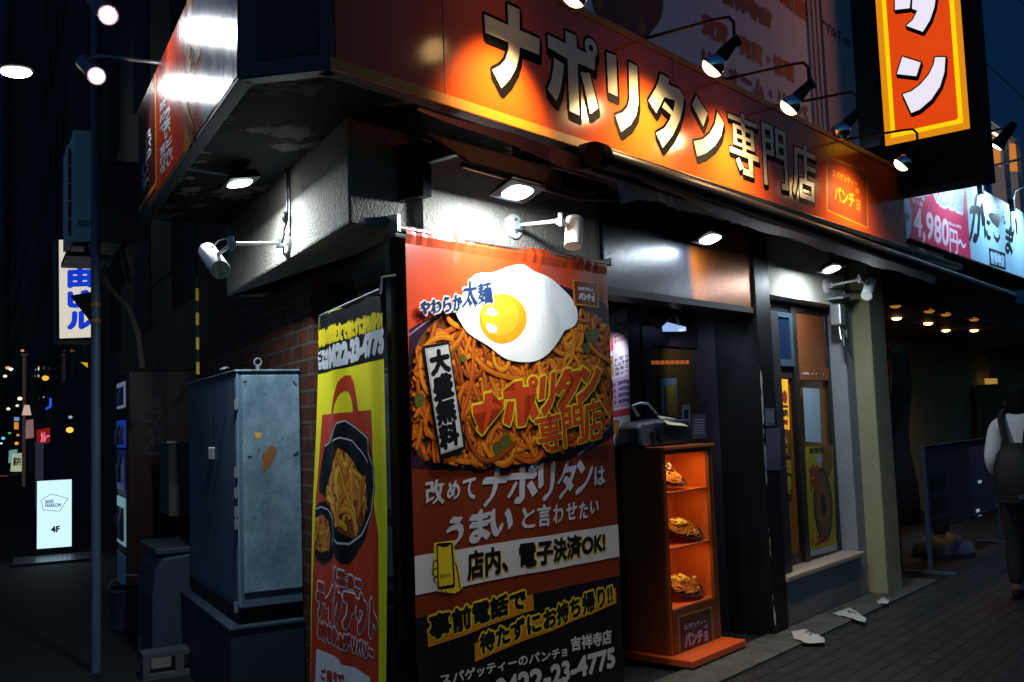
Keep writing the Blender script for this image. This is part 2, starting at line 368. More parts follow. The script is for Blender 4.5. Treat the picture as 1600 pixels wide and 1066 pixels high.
# door recess
b = MB(FR); b.box(4.36, 7.3, -.75, -.5, 0, SOF); b.build('recess_back', m_dark, bld)
b = MB(FR); b.box(4.2, 4.36, -.5, -.2, 0, SOF); b.box(4.36, 6.55, -.5, -.14, 2.36, 2.42); b.build('recess_side', m_dark, bld)
b = MB(FR); b.box(FR.px(1188, 600, .03)[0]+.01, 6.55, -.5, -.01, 0, 2.215); b.build('recess_jamb', m_dpurp, bld)
dx0, _ = FR.px(1003, 560, -.45); dx1, _ = FR.px(1102, 560, -.45); dx2, _ = FR.px(1128, 560, -.45)
b = MB(FR); zt = 2.10
b.box(dx0, dx0+.10, -.5, -.44, 0, zt); b.box(dx1-.10, dx1, -.5, -.44, 0, zt); b.box(dx0+.1, dx1-.1, -.5, -.44, zt-.13, zt); b.box(dx0+.1, dx1-.1, -.5, -.44, 0, .25)
dr = b.build('door', m_dpurp, bld, bevel=.004)
b = MB(FR); b.box(dx0+.1, dx1-.1, -.495, -.47, .25, zt-.13); b.build('pane', M('amber_glass', (.11, .055, .012), .12, var=.5, scale=9, stretch=(6, 6, .5), rv=.05), dr)
b = MB(FR); b.tube([(dx0+.05, -.41, .95), (dx0+.05, -.41, 1.35)], .012); b.build('handle', m_galv, dr)
b = MB(FR); b.box(dx1+.01, dx2, -.5, -.40, 0, 2.19); b.build('door_post', m_bfr, bld, bevel=.006)
b = MB(FR); b.box(4.5, dx0-.01, -.5, -.45, 0, 2.2); b.build('door_side_panel', m_black, bld)
# lit rail seen through the door glass
b = MB(FR); q = [FR.px(x, y, -.465) for x, y in ((1006, 564), (1077, 563), (1077, 569), (1006, 570))]
for i in range(9):
    f0, f1 = i/9+.008, (i+1)/9-.008
    p = lambda f, k: (q[0][0]*(1-f)+q[1][0]*f, -.465, (q[0][1]*(1-f)+q[1][1]*f) if k else (q[3][1]*(1-f)+q[2][1]*f))
    b.quad(p(f0, 1), p(f1, 1), p(f1, 0), p(f0, 0))
b.build('lit_rail', M('orange_glow', (.3, .06, .02), .5, var=0, emit=(1, .22, .05), es=.28), bld, closed=False)
# black pillar with chipped edge
pu0 = FR.px(1188, 600, .03)[0]; pu1 = FR.px(1211, 600, .03)[0]
b = MB(FR); b.box(pu0, pu1, -.3, .03, 0, SOF); bp_ = b.build('black_pillar', m_black, bld, bevel=.006)
rnd = random.Random(4); b = MB(FR)
for i in range(34):
    z = rnd.choice([rnd.uniform(.1, 1.9), rnd.uniform(1.0, 1.6)]); s_ = rnd.uniform(.006, .02) if i > 7 else rnd.uniform(.02, .05)
    n_ = rnd.randint(5, 7); cu = pu0+s_*.35
    b.poly([(cu+s_*.5*rnd.uniform(.5, 1)*math.cos(6.28*k/n_), z+s_*2*rnd.uniform(.5, 1.2)*math.sin(6.28*k/n_)) for k in range(n_)], .0305+i*EPS)
b.build('chipped_paint', M('bare_filler', (.55, .5, .42), .9, var=.2), bp_, closed=False)
# window bay
wz0, wz1 = .35, 2.30
wu0 = pu1+.0; wu1 = 7.74
b = MB(FR); b.box(wu0, 8.0, -.02, 0, wz1+.03, SOF); b.box(wu0, 8.0, -.3, -.02, wz1+.03, SOF); b.build('window_beam', M('pale_plaster', (.50, .47, .40), .85, var=.15, bump=.35), bld)
b = MB(FR); b.box(wu0, wu1, -.02, .0, .02, .33); b.box(wu0, wu1, -.4, -.02, 0, .33); b.build('low_wall', m_conc, bld)
b = MB(FR); b.box(wu0-.01, wu1+.02, -.14, .05, .332, .37); b.build('window_sill', M('sill_stone', (.42, .33, .27), .7, var=.25, bump=.3), bld, bevel=.008)
b = MB(FR); b.box(wu1, 8.02, -.4, .0, 0, SOF); b.build('grey_pillar', m_plast2, bld, bevel=.01)
b = MB(FR); b.box(wu0, wu1, -1.6, -1.5, 0, SOF); b.build('shop_back_wall', M('shop_interior', (.25, .16, .08), .8), bld)
WW = -.13
def wpx(x, y): return FR.px(x, y, WW)
um, _ = wpx(1244, 620); zm = wpx(1275, 581)[1]
b = MB(FR)
fr = .06
b.box(wu0, wu0+fr, WW-.05, WW, .37, wz1); b.box(wu1-.07, wu1, WW-.05, WW, .37, wz1); b.box(um-.045, um+.045, WW-.05, WW+.02, .37, wz1)
b.box(wu0+fr, um-.045, WW-.05, WW, wz1-.05, wz1); b.box(um+.045, wu1-.07, WW-.05, WW, wz1-.04, wz1)
b.box(wu0+fr, um-.045, WW-.05, WW, .37, .45); b.box(um+.045, wu1-.07, WW-.05, WW, .37, .45)
b.box(wu0+fr, um-.045, WW-.05, WW, zm-.06, zm+.02); 
win = b.build('shop_window', m_frame, bld, bevel=.004)
b = MB(FR); b.box(um+.045, wu1-.07, WW-.05, WW+.01, zm-.07, zm+.03); b.box(um+.045, wu1-.07, WW-.04, WW-.01, zm+.03, wz1-.04); b.build('board', m_wood, win, bevel=.003)
b = MB(FR); b.box(um+.045, wu1-.07, WW-.035, WW-.025, .45, zm-.07); b.build('pane', M('warm_pane', (.20, .085, .014), .12, var=.6, scale=7, rv=.04, emit=(1, .42, .06), es=.012), win)  # amber of the lit shop interior put into the pane's colour and glow
b = MB(FR); b.box(wu0+fr, um-.045, WW-.035, WW-.025, .45, zm-.06); b.build('pane', _mats['warm_pane'], win)
b = MB(FR); u0, u1 = wu0+fr, um-.05
b.box(u0, u0+.035, WW-.01, WW+.03, zm+.03, wz1-.06); b.box(u1-.05, u1, WW-.01, WW+.03, zm+.03, wz1-.06); b.box(u0+.035, u1-.05, WW-.01, WW+.03, zm+.03, zm+.08); b.box(u0+.035, u1-.05, WW-.01, WW+.03, wz1-.1, wz1-.06)
vs = b.build('vent_sash', M('sash_frame', (.06, .10, .15), .35, metal=.3), win, bevel=.003)
b = MB(FR); b.box(u0+.03, u1-.045, WW-.005, WW+.01, zm+.07, wz1-.09); b.build('pane', M('blue_dark_glass', (.008, .018, .05), .1, var=.3), vs)
b = MB(FR); rnd = random.Random(8)
for i in range(9):
    u = rnd.uniform(um+.1, wu1-.2); b.poly([(u, zm-.02), (u+rnd.uniform(.01, .06), zm-.025), (u+.03, zm-.005)], WW+.0105+i*EPS)
b.build('chipped_paint', M('white_chips', (.6, .58, .55), .9), win, closed=False)
# upper storey
b = MB(FR); b.prism([(9.0, 0), (2.5, 0), L2(.1, .15), L2(2.2, .15), L2(2.2, -.6), (9.0, -.6)], TOP-.1, 8.0); b.build('upper_wall', m_dark, bld)

# ================================================================== neighbour building on the right, with entrance passage
yu0, _ = FR.px(1366, 600, .15); yu1, _ = FR.px(1386, 600, .15)
nb = thing('neighbour_building', FR.to((9.5, 0, 0)), 'blue panelled neighbour building with cream pillar and dark lit passage', 'building')
b = MB(FR); b.box(yu0, yu1+.05, -.6, .15, 0, 2.74); b.build('cream_pillar', m_cream, nb, bevel=.01)
CZ = 2.45
b = MB(FR); b.box(8.29, 26, -.6, -.02, CZ+.03, 2.76); b.build('header', m_dark, nb)
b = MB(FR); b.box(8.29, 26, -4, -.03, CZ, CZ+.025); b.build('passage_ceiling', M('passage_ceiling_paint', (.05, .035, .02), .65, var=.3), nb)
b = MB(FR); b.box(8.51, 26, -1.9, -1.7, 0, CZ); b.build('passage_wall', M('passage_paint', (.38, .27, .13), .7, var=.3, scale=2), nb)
b = MB(FR); b.box(8.27, 8.5, -4, -.6, 0, CZ); b.build('passage_side', m_dark, nb)
b = MB(FR); b.box(26, 26.2, -4, 0, 0, 2.76); b.build('passage_end', m_dark, nb)
m_bluep = M('blue_metal_panel', (.08, .30, .62), .45, metal=.0, var=.2, scale=3)
b = MB(FR)
for i in range(8):
    for j in range(4): b.box(9.02+i*1.0, 10.0+i*1.0, -.6, -.05, 2.78+j*1.5, 4.26+j*1.5)
b.build('wall_panel', m_bluep, nb, bevel=.006)
b = MB(FR); b.box(9.0, 17, -.7, -.1, 2.77, 9); b.build('wall_core', m_dark, nb)

# ================================================================== main orange sign along the front
z5 = zc(700, 0, .25333); z6 = zc(1000, 0, .25333); zf = zc(900, 180, .25333)
SW = .45
SE = 8.02
sg = thing('shop_sign', FR.to((5, SW, BOT)), 'long orange shopfront sign with large cream katakana letters outlined in black', 'sign')
b = MB(FR); b.box(2.12, SE, .385, SW, BOT, TOP); b.build('sign_box', m_edge, sg)
b = MB(FR); b.box(2.15, SE-.03, SW-.01, SW+.002, BOT+.045, TOP-.035); b.build('panel', m_org, sg)
b = MB(FR); b.box(2.12, SE, SW+.001, SW+.012, BOT, BOT+.043); b.build('lower_trim', m_yel, sg, bevel=.002)
b = MB(FR); b.box(2.12, SE, SW+.001, SW+.010, TOP-.034, TOP+.002); b.build('upper_trim', M('orange_trim', (.62, .20, .02), .4), sg, bevel=.002)
b = MB(FR)
for px in ((693, 100), (1053, 160)):
    u, _ = FR.px(*px, SW); b.box(u, u+.004, SW+.0015, SW+.0035, BOT+.05, TOP-.04)
b.build('seam', m_edge, sg)
T1 = {
 'ナ': [z5([(222, 90), (370, 157), (365, 25), (438, 60), (440, 187), (562, 240), (560, 340), (440, 292), (437, 350), (418, 420), (380, 490), (328, 545), (270, 432), (320, 405), (352, 368), (370, 310), (370, 262), (228, 203)])],
 'ポ': [z5([(612, 215), (725, 270), (722, 190), (790, 222), (792, 300), (905, 350), (903, 435), (797, 390), (808, 713), (747, 685), (735, 365), (615, 293)]),
       z5([(652, 358), (713, 398), (705, 480), (690, 560), (667, 625), (612, 553), (635, 490), (648, 420)]),
       z5([(815, 448), (870, 450), (898, 560), (925, 668), (875, 705), (850, 590), (835, 520)])],
 'リ': [z5([(975, 322), (1035, 345), (1043, 595), (987, 570)]), z5([(1112, 382), (1165, 408), (1172, 640), (1160, 710), (1125, 770), (1065, 815), (1030, 712), (1075, 695), (1105, 660), (1117, 615)])],
 'タ': [z6([(123, 455), (180, 487), (172, 522), (240, 550), (270, 600), (262, 672), (240, 750), (200, 835), (138, 912), (98, 822), (150, 790), (182, 740), (190, 710), (135, 662), (150, 628), (203, 692), (214, 622), (150, 600), (98, 698), (50, 622), (97, 540), (115, 490)])],
 'ン': [z6([(345, 590), (415, 700), (388, 780), (318, 645)]), z6([(475, 688), (515, 762), (498, 840), (460, 900), (405, 945), (352, 965), (330, 872), (385, 862), (430, 822), (460, 765)])]}
def ringpoly(cx, cy, ax, ay, bx, by, k=.36, n=18):
    o_ = []
    for i in range(n):
        a0, a1 = 2*PI*i/n, 2*PI*(i+1)/n
        P = lambda a, s: (cx+s*(ax*math.cos(a)+bx*math.sin(a)), cy+s*(ay*math.cos(a)+by*math.sin(a)))
        o_.append([P(a0, 1), P(a1, 1), P(a1, k), P(a0, k)])
    return o_
T1['ポ'] += [z5(q) for q in ringpoly(880, 297, 38, 17, 4, 58)]
LW = SW+.0025
G1 = {k: [[FR.px(x, y, LW) for x, y in p] for p in v] for k, v in T1.items()}
def gl_polys(polys): return [(p, [tuple(range(len(p)))]) for p in polys]
GU = {}
for k, ps in G1.items():
    xs = [q[0] for p in ps for q in p]; ys = [q[1] for p in ps for q in p]
    GU[k] = [[((x-min(xs))/(max(xs)-min(xs)), (y-min(ys))/(max(ys)-min(ys))) for x, y in p] for p in ps]
def rr(x0, x1, y0, y1): return [(x0, y0), (x1, y0), (x1, y1), (x0, y1)]
GU['専'] = [rr(0, 1, .84, .92), rr(.14, .86, .72, .78), rr(.14, .26, .44, .72), rr(.74, .86, .44, .72), rr(.44, .56, .39, 1.0), rr(.26, .44, .57, .63), rr(.56, .74, .57, .63), rr(.26, .44, .44, .5), rr(.56, .74, .44, .5),
           rr(0, 1, .29, .38), rr(.62, .77, .02, .29), [(.40, .0), (.77, .0), (.77, .1), (.44, .1)], [(.18, .2), (.3, .25), (.44, .1), (.3, .04)]]
GU['門'] = [rr(0, .13, 0, 1), rr(.13, .46, .91, 1), rr(.34, .46, .5, .91), rr(.13, .34, .70, .77), rr(.13, .34, .5, .58), rr(.87, 1, 0, 1), rr(.54, .87, .91, 1), rr(.54, .66, .5, .91), rr(.66, .87, .70, .77), rr(.66, .87, .5, .58), [(.70, 0), (.87, 0), (.87, .1), (.72, .1)]]
GU['店'] = [rr(.5, .62, .9, 1), rr(.1, 1, .8, .9), [(.1, .8), (.23, .8), (.23, .4), (.19, .2), (.1, 0), (0, .07), (.07, .25), (.1, .45)], rr(.5, .62, .36, .8), rr(.62, 1, .55, .64), rr(.3, .42, 0, .36), rr(.82, .94, 0, .36), rr(.42, .82, .27, .36), rr(.42, .82, 0, .09)]
def glyph_q(ch, q):                     # unit glyph into quad tl,tr,br,bl (plane coords)
    tl, tr, br, bl = [V(p) for p in q]; out = []
    for p in GU[ch]:
        out.append([tuple((bl*(1-a)+br*a)*(1-c)+(tl*(1-a)+tr*a)*c) for a, c in p])
    return gl_polys(out)
boxes = {'専': [(1136, 169), (1182, 187), (1187, 282), (1142, 265)], '門': [(1189, 190), (1227, 207), (1232, 299), (1194, 288)], '店': [(1236, 218), (1274, 235), (1274, 317), (1238, 304)]}
white = []
for k in 'ナポリタン': white.append(gl_polys(G1[k]))
for k, q in boxes.items(): white.append(glyph_q(k, [FR.px(x, y, LW) for x, y in q]))
b = MB(FR)
for i, ps in enumerate(white):
    s_ = 1 if i < 5 else .72
    b.marks(ps, LW, .015*s_, extra=((0, 0), (.002, -.012*s_), (.004, -.022*s_), (.005, -.031*s_)), n=10)
b.build('lettering_outline', m_blk, sg, closed=False)
b = MB(FR)
for ps in white: b.marks(ps, LW+.0022)
b.build('lettering', m_cream_l, sg, closed=False)
# small framed shop name at the right end
z8 = zc(1280, 200, .2252)
m_gold = M('gold_print', (.75, .30, .02), .3, var=.05)
lb = z8([(50, 190), (330, 300), (340, 700), (50, 575)])
b = MB(FR); b.ppoly(lb, LW); b.build('name_plate', m_dorg, sg, closed=False)
b = MB(FR)
def pframe(b, q, wd, w_, mi=0):
    q = [V(b.fr.px(x, y, w_)) for x, y in q]; c = sum((p for p in q), V((0, 0)))/4
    i_ = [p+(c-p).normalized()*wd*1.4 for p in q]
    for k in range(4): b.poly([q[k], q[(k+1) % 4], i_[(k+1) % 4], i_[k]], w_, mi)
pframe(b, lb, .018, LW+.0006)
b.text('スパゲッティー', z8([(90, 285), (265, 370), (265, 415), (92, 335)]), LW+.0006, .003)
b.text('の', z8([(252, 418), (275, 430), (276, 458), (253, 446)]), LW+.0006, .003)
b.text('パンチョ', z8([(105, 395), (285, 480), (282, 575), (108, 500)]), LW+.0006, .005)
b.build('name_lettering', m_gold, sg, closed=False)

# dark blank panel on the cut corner
c0 = FR.loc(FL.to((-.45, .745, 0)))
_d = V((c0[0]-2.118, c0[1]-SW)).normalized(); _n = V((-_d.y, _d.x)); _n = _n if _n.dot(V((1, -1))) > 0 else -_n
b = MB(FR); b.prism([(2.118, SW), (2.118+_n.x*.05+.02, SW+_n.y*.05), (c0[0]+_n.x*.05+.02, c0[1]+_n.y*.05), (c0[0], c0[1])], BOT, TOP)
cp = b.build('sign_box', M('navy_sign_frame', (.020, .024, .034), .4, var=.2), None, bevel=.004)
tag(cp, 'blank dark sign panel on the cut corner between the two orange signs', 'sign panel'); cp.name = 'blank_sign'
LOC[cp.name] = V(cp.location)
dv = (V((c0[0], c0[1]))-V((2.118, SW))); ln = dv.length; FC = Frame(FR.to((2.118, SW, 0)), FR.to((c0[0], c0[1], 0))-FR.to((2.118, SW, 0)), -(_F))
nn = V((-(FC.ux.y), FC.ux.x, 0)); FC.n = nn if nn.dot(CAM-FC.o) > 0 else -nn
b = MB(FC); b.box(ln*.10, ln*.78, .001, .006, BOT+.06, TOP-.03); b.build('panel', M('unlit_dark_film', (.012, .006, .006), .5, var=.2), cp)

# ================================================================== sign on the side street
def Mstreak(name, col, rough):
    m = M(name, col, rough, var=.06); t = m.node_tree; b_ = t.nodes['Principled BSDF']
    tc = t.nodes.new('ShaderNodeTexCoord'); mp = t.nodes.new('ShaderNodeMapping'); mp.inputs['Scale'].default_value = (55, .8, 1)
    nz = t.nodes.new('ShaderNodeTexNoise'); nz.inputs['Scale'].default_value = 1; nz.inputs['Detail'].default_value = 3
    bp = t.nodes.new('ShaderNodeBump'); bp.inputs['Strength'].default_value = .6; bp.inputs['Distance'].default_value = .004
    t.links.new(tc.outputs['UV'], mp.inputs[0]); t.links.new(mp.outputs[0], nz.inputs['Vector']); t.links.new(nz.outputs['Fac'], bp.inputs['Height']); t.links.new(bp.outputs[0], b_.inputs['Normal'])
    return m
LS = .745
z1 = zc(0, 0, .25333); z2 = zc(0, 250, .2721)
m_sred = Mstreak('red_side_film', (.72, .055, .008), .22); m_swht = Mstreak('egg_white_film', (.55, .56, .66), .22); m_syel = Mstreak('noodle_yellow_film', (.75, .26, .01), .25); m_sdk = Mstreak('dark_side_film', (.10, .012, .008), .25)
ss = thing('side_street_sign', FL.to((.9, LS, BOT)), 'red side street sign with pasta picture and white spotlight glare', 'sign')
b = MB(FL); b.box(-.445, 2.14, .69, LS, BOT, TOP); b.build('sign_box', m_edge, ss, bevel=.004)
b = MB(FL); b.box(-.43, 2.13, LS-.01, LS+.002, BOT+.02, TOP-.01); b.build('panel', m_sred, ss)
def FLp(x, y): return FL.px(x, y, LS+.0025)
b = MB(FL); t_, _ = FLp(243, 220)
b.quad((t_, LS+.0025, BOT+.03), (2.12, LS+.0025, BOT+.03), (2.12, LS+.0025, TOP-.02), (t_, LS+.0025, TOP-.02)); b.build('dark_strip', m_sdk, ss, closed=False)
b = MB(FL); b.poly([FLp(*p) for p in [(300, -60), (372, -60), (370, 120), (352, 138), (330, 175), (318, 195), (313, 160), (316, 100), (318, 78), (306, 68), (298, 45)]], LS+.003)
b.build('egg_picture', m_swht, ss, closed=False)
b = MB(FL); rnd = random.Random(3)
for k, pl_ in enumerate(([(292, -10), (303, -10), (300, 20), (293, 30)], [(289, 52), (296, 44), (303, 66), (311, 70), (314, 84), (308, 98), (299, 98), (297, 112), (291, 112), (292, 90), (287, 80)], [(285, 160), (292, 158), (296, 178), (301, 190), (305, 214), (298, 226), (292, 240), (287, 236), (289, 205)])):
    b.poly([FLp(*q) for q in pl_], LS+.0034+k*.0004)
b.build('pasta_picture', m_syel, ss, closed=False)
b = MB(FL)
for i in range(9):
    x = 287+i*1.9; y0 = 168+i*4.5; b.poly([FLp(x, y0), FLp(x+.9, y0+1), FLp(x+1.6+rnd.uniform(-1, 2), y0+26), FLp(x+.6, y0+27)], LS+.0050+i*.0001)
    if i < 6: x = 289+i*2.6; y0 = 56+i*4; b.poly([FLp(x, y0), FLp(x+1, y0+1), FLp(x+.5+rnd.uniform(-1, 2), y0+24), FLp(x-.4, y0+25)], LS+.0051+i*.0001)
b.build('strand_picture', Mstreak('strand_dark_film', (.40, .09, .006), .25), ss, closed=False)
b = MB(FL); b.box(t_-.03, t_+.01, LS+.002, LS+.0034, BOT+.06, TOP-.02); b.box(t_+.01, 2.1, LS+.002, LS+.0034, BOT+.06, BOT+.085); b.build('yellow_line', M('yellow_line_film', (.8, .30, .01), .3), ss)
b = MB(FL)
for ch, x, y, s_ in [('改', 252, 158, 12), ('め', 252, 176, 12), ('て', 252, 194, 12), ('う', 259, 170, 13), ('ま', 259, 186, 13), ('い', 259, 200, 13), ('と', 261, 216, 11), ('言', 252, 226, 13), ('わ', 252, 241, 13), ('せ', 252, 256, 13), ('た', 262, 232, 11), ('い', 263, 246, 10)]:
    b.text(ch, [(x-2, y+6), (x+7, y-6), (x+7, y-6+s_), (x-2, y+6+s_)], LS+.004, .004)
for ch, x, y in [('ス', 229, 205), ('パ', 229, 220), ('の', 229, 235), ('パ', 224, 252), ('ン', 224, 266), ('チ', 225, 280)]:
    b.text(ch, [(x-2, y+7), (x+7, y-6), (x+7, y+6), (x-2, y+19)], LS+.004, .004)
b.build('lettering', M('white_brush_film', (.75, .74, .78), .3), ss, closed=False)

# ================================================================== reflector lamps over the sign
def sign_lamp(u, lit, label, cone=132, e=68.0):
    t = thing('sign_lamp', FR.to((u, SW, TOP)), label, 'lamp', 'gooseneck lamps over the orange sign')
    b = MB(FR); b.tube([(u, SW-.06, TOP+.012), (u, SW+.42, TOP-.015), (u, SW+.475, TOP-.022), (u, SW+.50, TOP-.055), (u, SW+.50, TOP-.17)], .0085, 8); b.box(u-.02, u+.02, SW-.08, SW-.0, TOP-.005, TOP+.02); b.build('arm', m_black, t, smooth=True)
    b = MB(FR); ax = V((-.22, -.68, -.70)).normalized(); o_ = V((u, SW+.505, TOP-.145))
    b.lathe(o_, ax, [(-.02, .012), (.0, .022), (.075, .033), (.10, .035)], 14); b.tube([o_+V((0, 0, .02)), o_+V((0, .02, -.03))], .014, 8); b.build('socket', m_black, t, smooth=True)
    b = MB(FR); p = o_+ax*.095
    b.lathe(p, ax, [(0, .024), (.012, .036), (.03, .049), (.05, .0555), (.062, .0565), (.072, .0555)], 24); bu = b.build('bulb', m_mirror, t, smooth=True)
    b = MB(FR); b.lathe(p, ax, [(.072, .0553), (.086, .049), (.098, .036), (.105, .018), (.107, 0)], 20); b.build('bulb_face', m_bulb if lit else m_mirror, bu, smooth=True)
    if lit:
        c = p+ax*.125
        lamp('bulb_light', 'SPOT', FR.to(c), FR.to(c+V((0, -.50, -.52))), e, (1, .70, .34), t, size=.045, spot=cone, blend=1.0)
    return t
sign_lamp(3.07, True, 'lit gooseneck bulb above the first big sign letter, cut by the top edge', 84, 72)
sign_lamp(4.19, True, 'lit gooseneck bulb over the gap before the diagonal letter, tallest black socket')
sign_lamp(5.05, True, 'lit gooseneck bulb hanging in front of the white billboard corner, over the dense letters')
sign_lamp(5.75, False, 'unlit silver gooseneck bulb by the dark end of the orange sign')
sign_lamp(6.84, True, 'lit gooseneck bulb beneath the vertical lightbox, over the framed shop name', 140, 42)

# ================================================================== LED floodlights under the soffit
def flood(fr, u, w_, z, label, e, tilt=.35, group='floodlights under the sign'):
    t = thing('floodlight', fr.to((u, w_, z)), label, 'floodlight', group)
    a = tilt; ca, sa = math.cos(a), math.sin(a)
    def P(x, y, h): return (u+x, w_+y*ca+h*sa, z+h*ca-y*sa*(-1))   # lens normal tips towards the wall
    def fro(x0, x1, y0, y1, h0, x2, x3, y2, y3, h1): return [P(x0, y0, h0), P(x1, y0, h0), P(x1, y1, h0), P(x0, y1, h0)], [P(x2, y2, h1), P(x3, y2, h1), P(x3, y3, h1), P(x2, y3, h1)]
    b = MB(fr); b.hull8(*fro(-.125, .125, -.075, .075, 0, -.09, .09, -.05, .05, .05)); b.build('housing', m_black, t, bevel=.004)
    b = MB(fr); n_ = 16; b.add([P(.082*math.copysign(abs(math.cos(2*PI*i/n_))**.7, math.cos(2*PI*i/n_)), .055*math.copysign(abs(math.sin(2*PI*i/n_))**.7, math.sin(2*PI*i/n_)), -.002) for i in range(n_)]+[P(0, 0, -.02)], [(i, (i+1) % n_, n_) for i in range(n_)]); b.build('lens', m_lens, t, closed=False, smooth=True)
    b = MB(fr); b.box(u-.015, u+.015, w_-.01, w_+.012, z+.045, SOF); b.box(u-.05, u+.05, w_-.03, w_+.03, SOF-.012, SOF-.001); b.build('bracket', m_black, t)
    c = V(P(0, 0, -.035)); d = V(P(0, 0, -1))-V(P(0, 0, 0))
    lamp('flood_light', 'AREA', fr.to(c), fr.to(c+d), e, (.78, .92, 1), t, size=.14, sy=.09)
    return t
fL_ = flood(FL, .80, .46, 2.685, 'white floodlight on the side street soffit above the steel cabinet', 30, tilt=-.15)
a0 = FL.px(289, 264, LS-.04); b = MB(FL); b.tube([(a0[0], LS-.04, BOT+.01), (.80, .47, 2.72)], .008, 8); b.build('stay_rod', m_galv, fL_, smooth=True)
flood(FR, 3.30, .30, 2.52, 'white floodlight above the fried egg banner', 18)
flood(FR, 5.23, .20, 2.555, 'white floodlight above the dark doorway lintel', 9)
flood(FR, 6.82, .30, 2.51, 'white floodlight above the shop window', 13)

# ================================================================== white adjustable spotlights (off)
def arm_spot(fr, base, tip_px, tip_w, head0_px, head1_px, label, r=.042, disc=True):
    bu, bz = fr.px(*base[0], base[1]); bw = base[1]
    tip = V((*fr.px(*tip_px, tip_w), 0)); tip = V((tip.x, tip_w, tip.y))
    t = thing('wall_spotlight', fr.to((bu, bw, bz)), label, 'spotlight', 'white spotlights on wall arms')
    b = MB(fr); b.lathe((bu, bw+.001, bz), (0, 1, 0), [(0, .062), (.014, .062), (.02, .055)], 22); bpz = b.build('base_plate', m_wht, t, smooth=True)
    b = MB(fr)
    for dz in (.03, -.03): b.box(bu-.012, bu+.012, bw+.02, bw+.026, bz+dz-.008, bz+dz+.008)
    b.box(bu-.018, bu+.018, bw+.015, bw+.06, bz-.022, bz+.022); b.build('mount', m_galv, bpz, bevel=.003)
    b = MB(fr); b.tube([(bu, bw+.05, bz), tip], .0095, 10); b.build('arm', m_wht, t, smooth=True)
    h0 = fr.px(*head0_px, tip_w); h1 = fr.px(*head1_px, tip_w)
    A = V((h0[0], tip_w, h0[1])); B = V((h1[0], tip_w+.02, h1[1])); ax = (B-A).normalized(); L_ = (B-A).length
    b = MB(fr); b.tube([tip+V((0, 0, .035)), tip+V((0, 0, -.025))], .011, 8); m_ = A*.6+B*.4; b.tube([tip, tip*.4+m_*.6, m_], .009, 8); b.box(tip.x-.014, tip.x+.014, tip.y-.016, tip.y+.016, tip.z-.016, tip.z+.012); b.build('knuckle', m_wht, t, smooth=True)
    b = MB(fr); b.lathe(A, ax, [(0, r*.8), (.006, r), (L_*.99, r), (L_, r*.96), (L_, r*.86), (L_*.86, r*.8), (L_*.85, 0)], 24); b.build('head', m_wht, t, smooth=True)
    b = MB(fr); pts = [tip+V((0, .01, -.01)), tip+V((.02, .02, .03)), tip*.5+A*.5+V((0, 0, .035)), A+ax*.01]; b.tube(pts, .004, 6); b.build('cord', m_black, t, smooth=True)
    return t
arm_spot(FR, ((801, 354), .0), (876, 345), .36, (898, 341), (890, 386), 'white wall spotlight over the right top of the egg banner')
arm_spot(FR, ((1290, 447), .0), (1343, 437), .34, (1361, 440), (1350, 463), 'white wall spotlight above the shop window')
arm_spot(FL, ((450, 381), .22), (362, 382), .62, (324, 393), (352, 422), 'white wall spotlight hanging beside the steel cabinet top')

# lit spotlights on the side sign
def lit_spot(c_px, lens_px, w_, arm_px, label, e, aim):
    c = V((*FL.px(*c_px, w_), 0)); C_ = V((c.x, w_, c.y)); l_ = FL.px(*lens_px, w_+.03); B = V((l_[0], w_+.03, l_[1]))
    ax = (B-C_).normalized(); L_ = (B-C_).length; r = .050
    t = thing('lit_spotlight', FL.to(C_), label, 'spotlight', 'lit spotlights of the side sign')
    b = MB(FL); b.lathe(C_, ax, [(0, r*.8), (.01, r), (L_-.012, r), (L_-.004, r*.98), (L_-.004, r*.9), (L_-.02, r*.86)], 22); b.build('head', M('maroon_lamp_steel', (.34, .18, .20), .4), t, smooth=True)
    b = MB(FL); b.lathe(C_, ax, [(L_-.018, r*.86), (L_+.004, r*.7), (L_+.01, 0)], 22); b.build('lens', m_spotl, t, smooth=True)
    a0 = FL.px(*arm_px[0], w_-.02); a1 = FL.px(*arm_px[1], LS)
    b = MB(FL); b.tube([C_+ax*.05+V((0, 0, .02)), (a0[0], w_-.02, a0[1]), (a1[0], LS-.03, a1[1])], .011, 10); b.build('arm', M('pinkish_arm', (.42, .26, .26), .45), t, smooth=True)
    lamp('spot_light', 'SPOT', FL.to(B+ax*.02), FL.to(aim), e, (.88, .93, 1), t, size=.05, spot=95, blend=.5)
    return t
lit_spot((131, 98), (151, 119), .98, ((157, 88), (252, 98)), 'lit spotlight on a pinkish arm beside the red side sign', 15, (1.3, LS, 3.0))
lit_spot((148, -2), (169, 24), .98, ((175, -10), (300, -14)), 'lit spotlight at the top edge above the red side sign', 14, (.7, LS, 3.1))

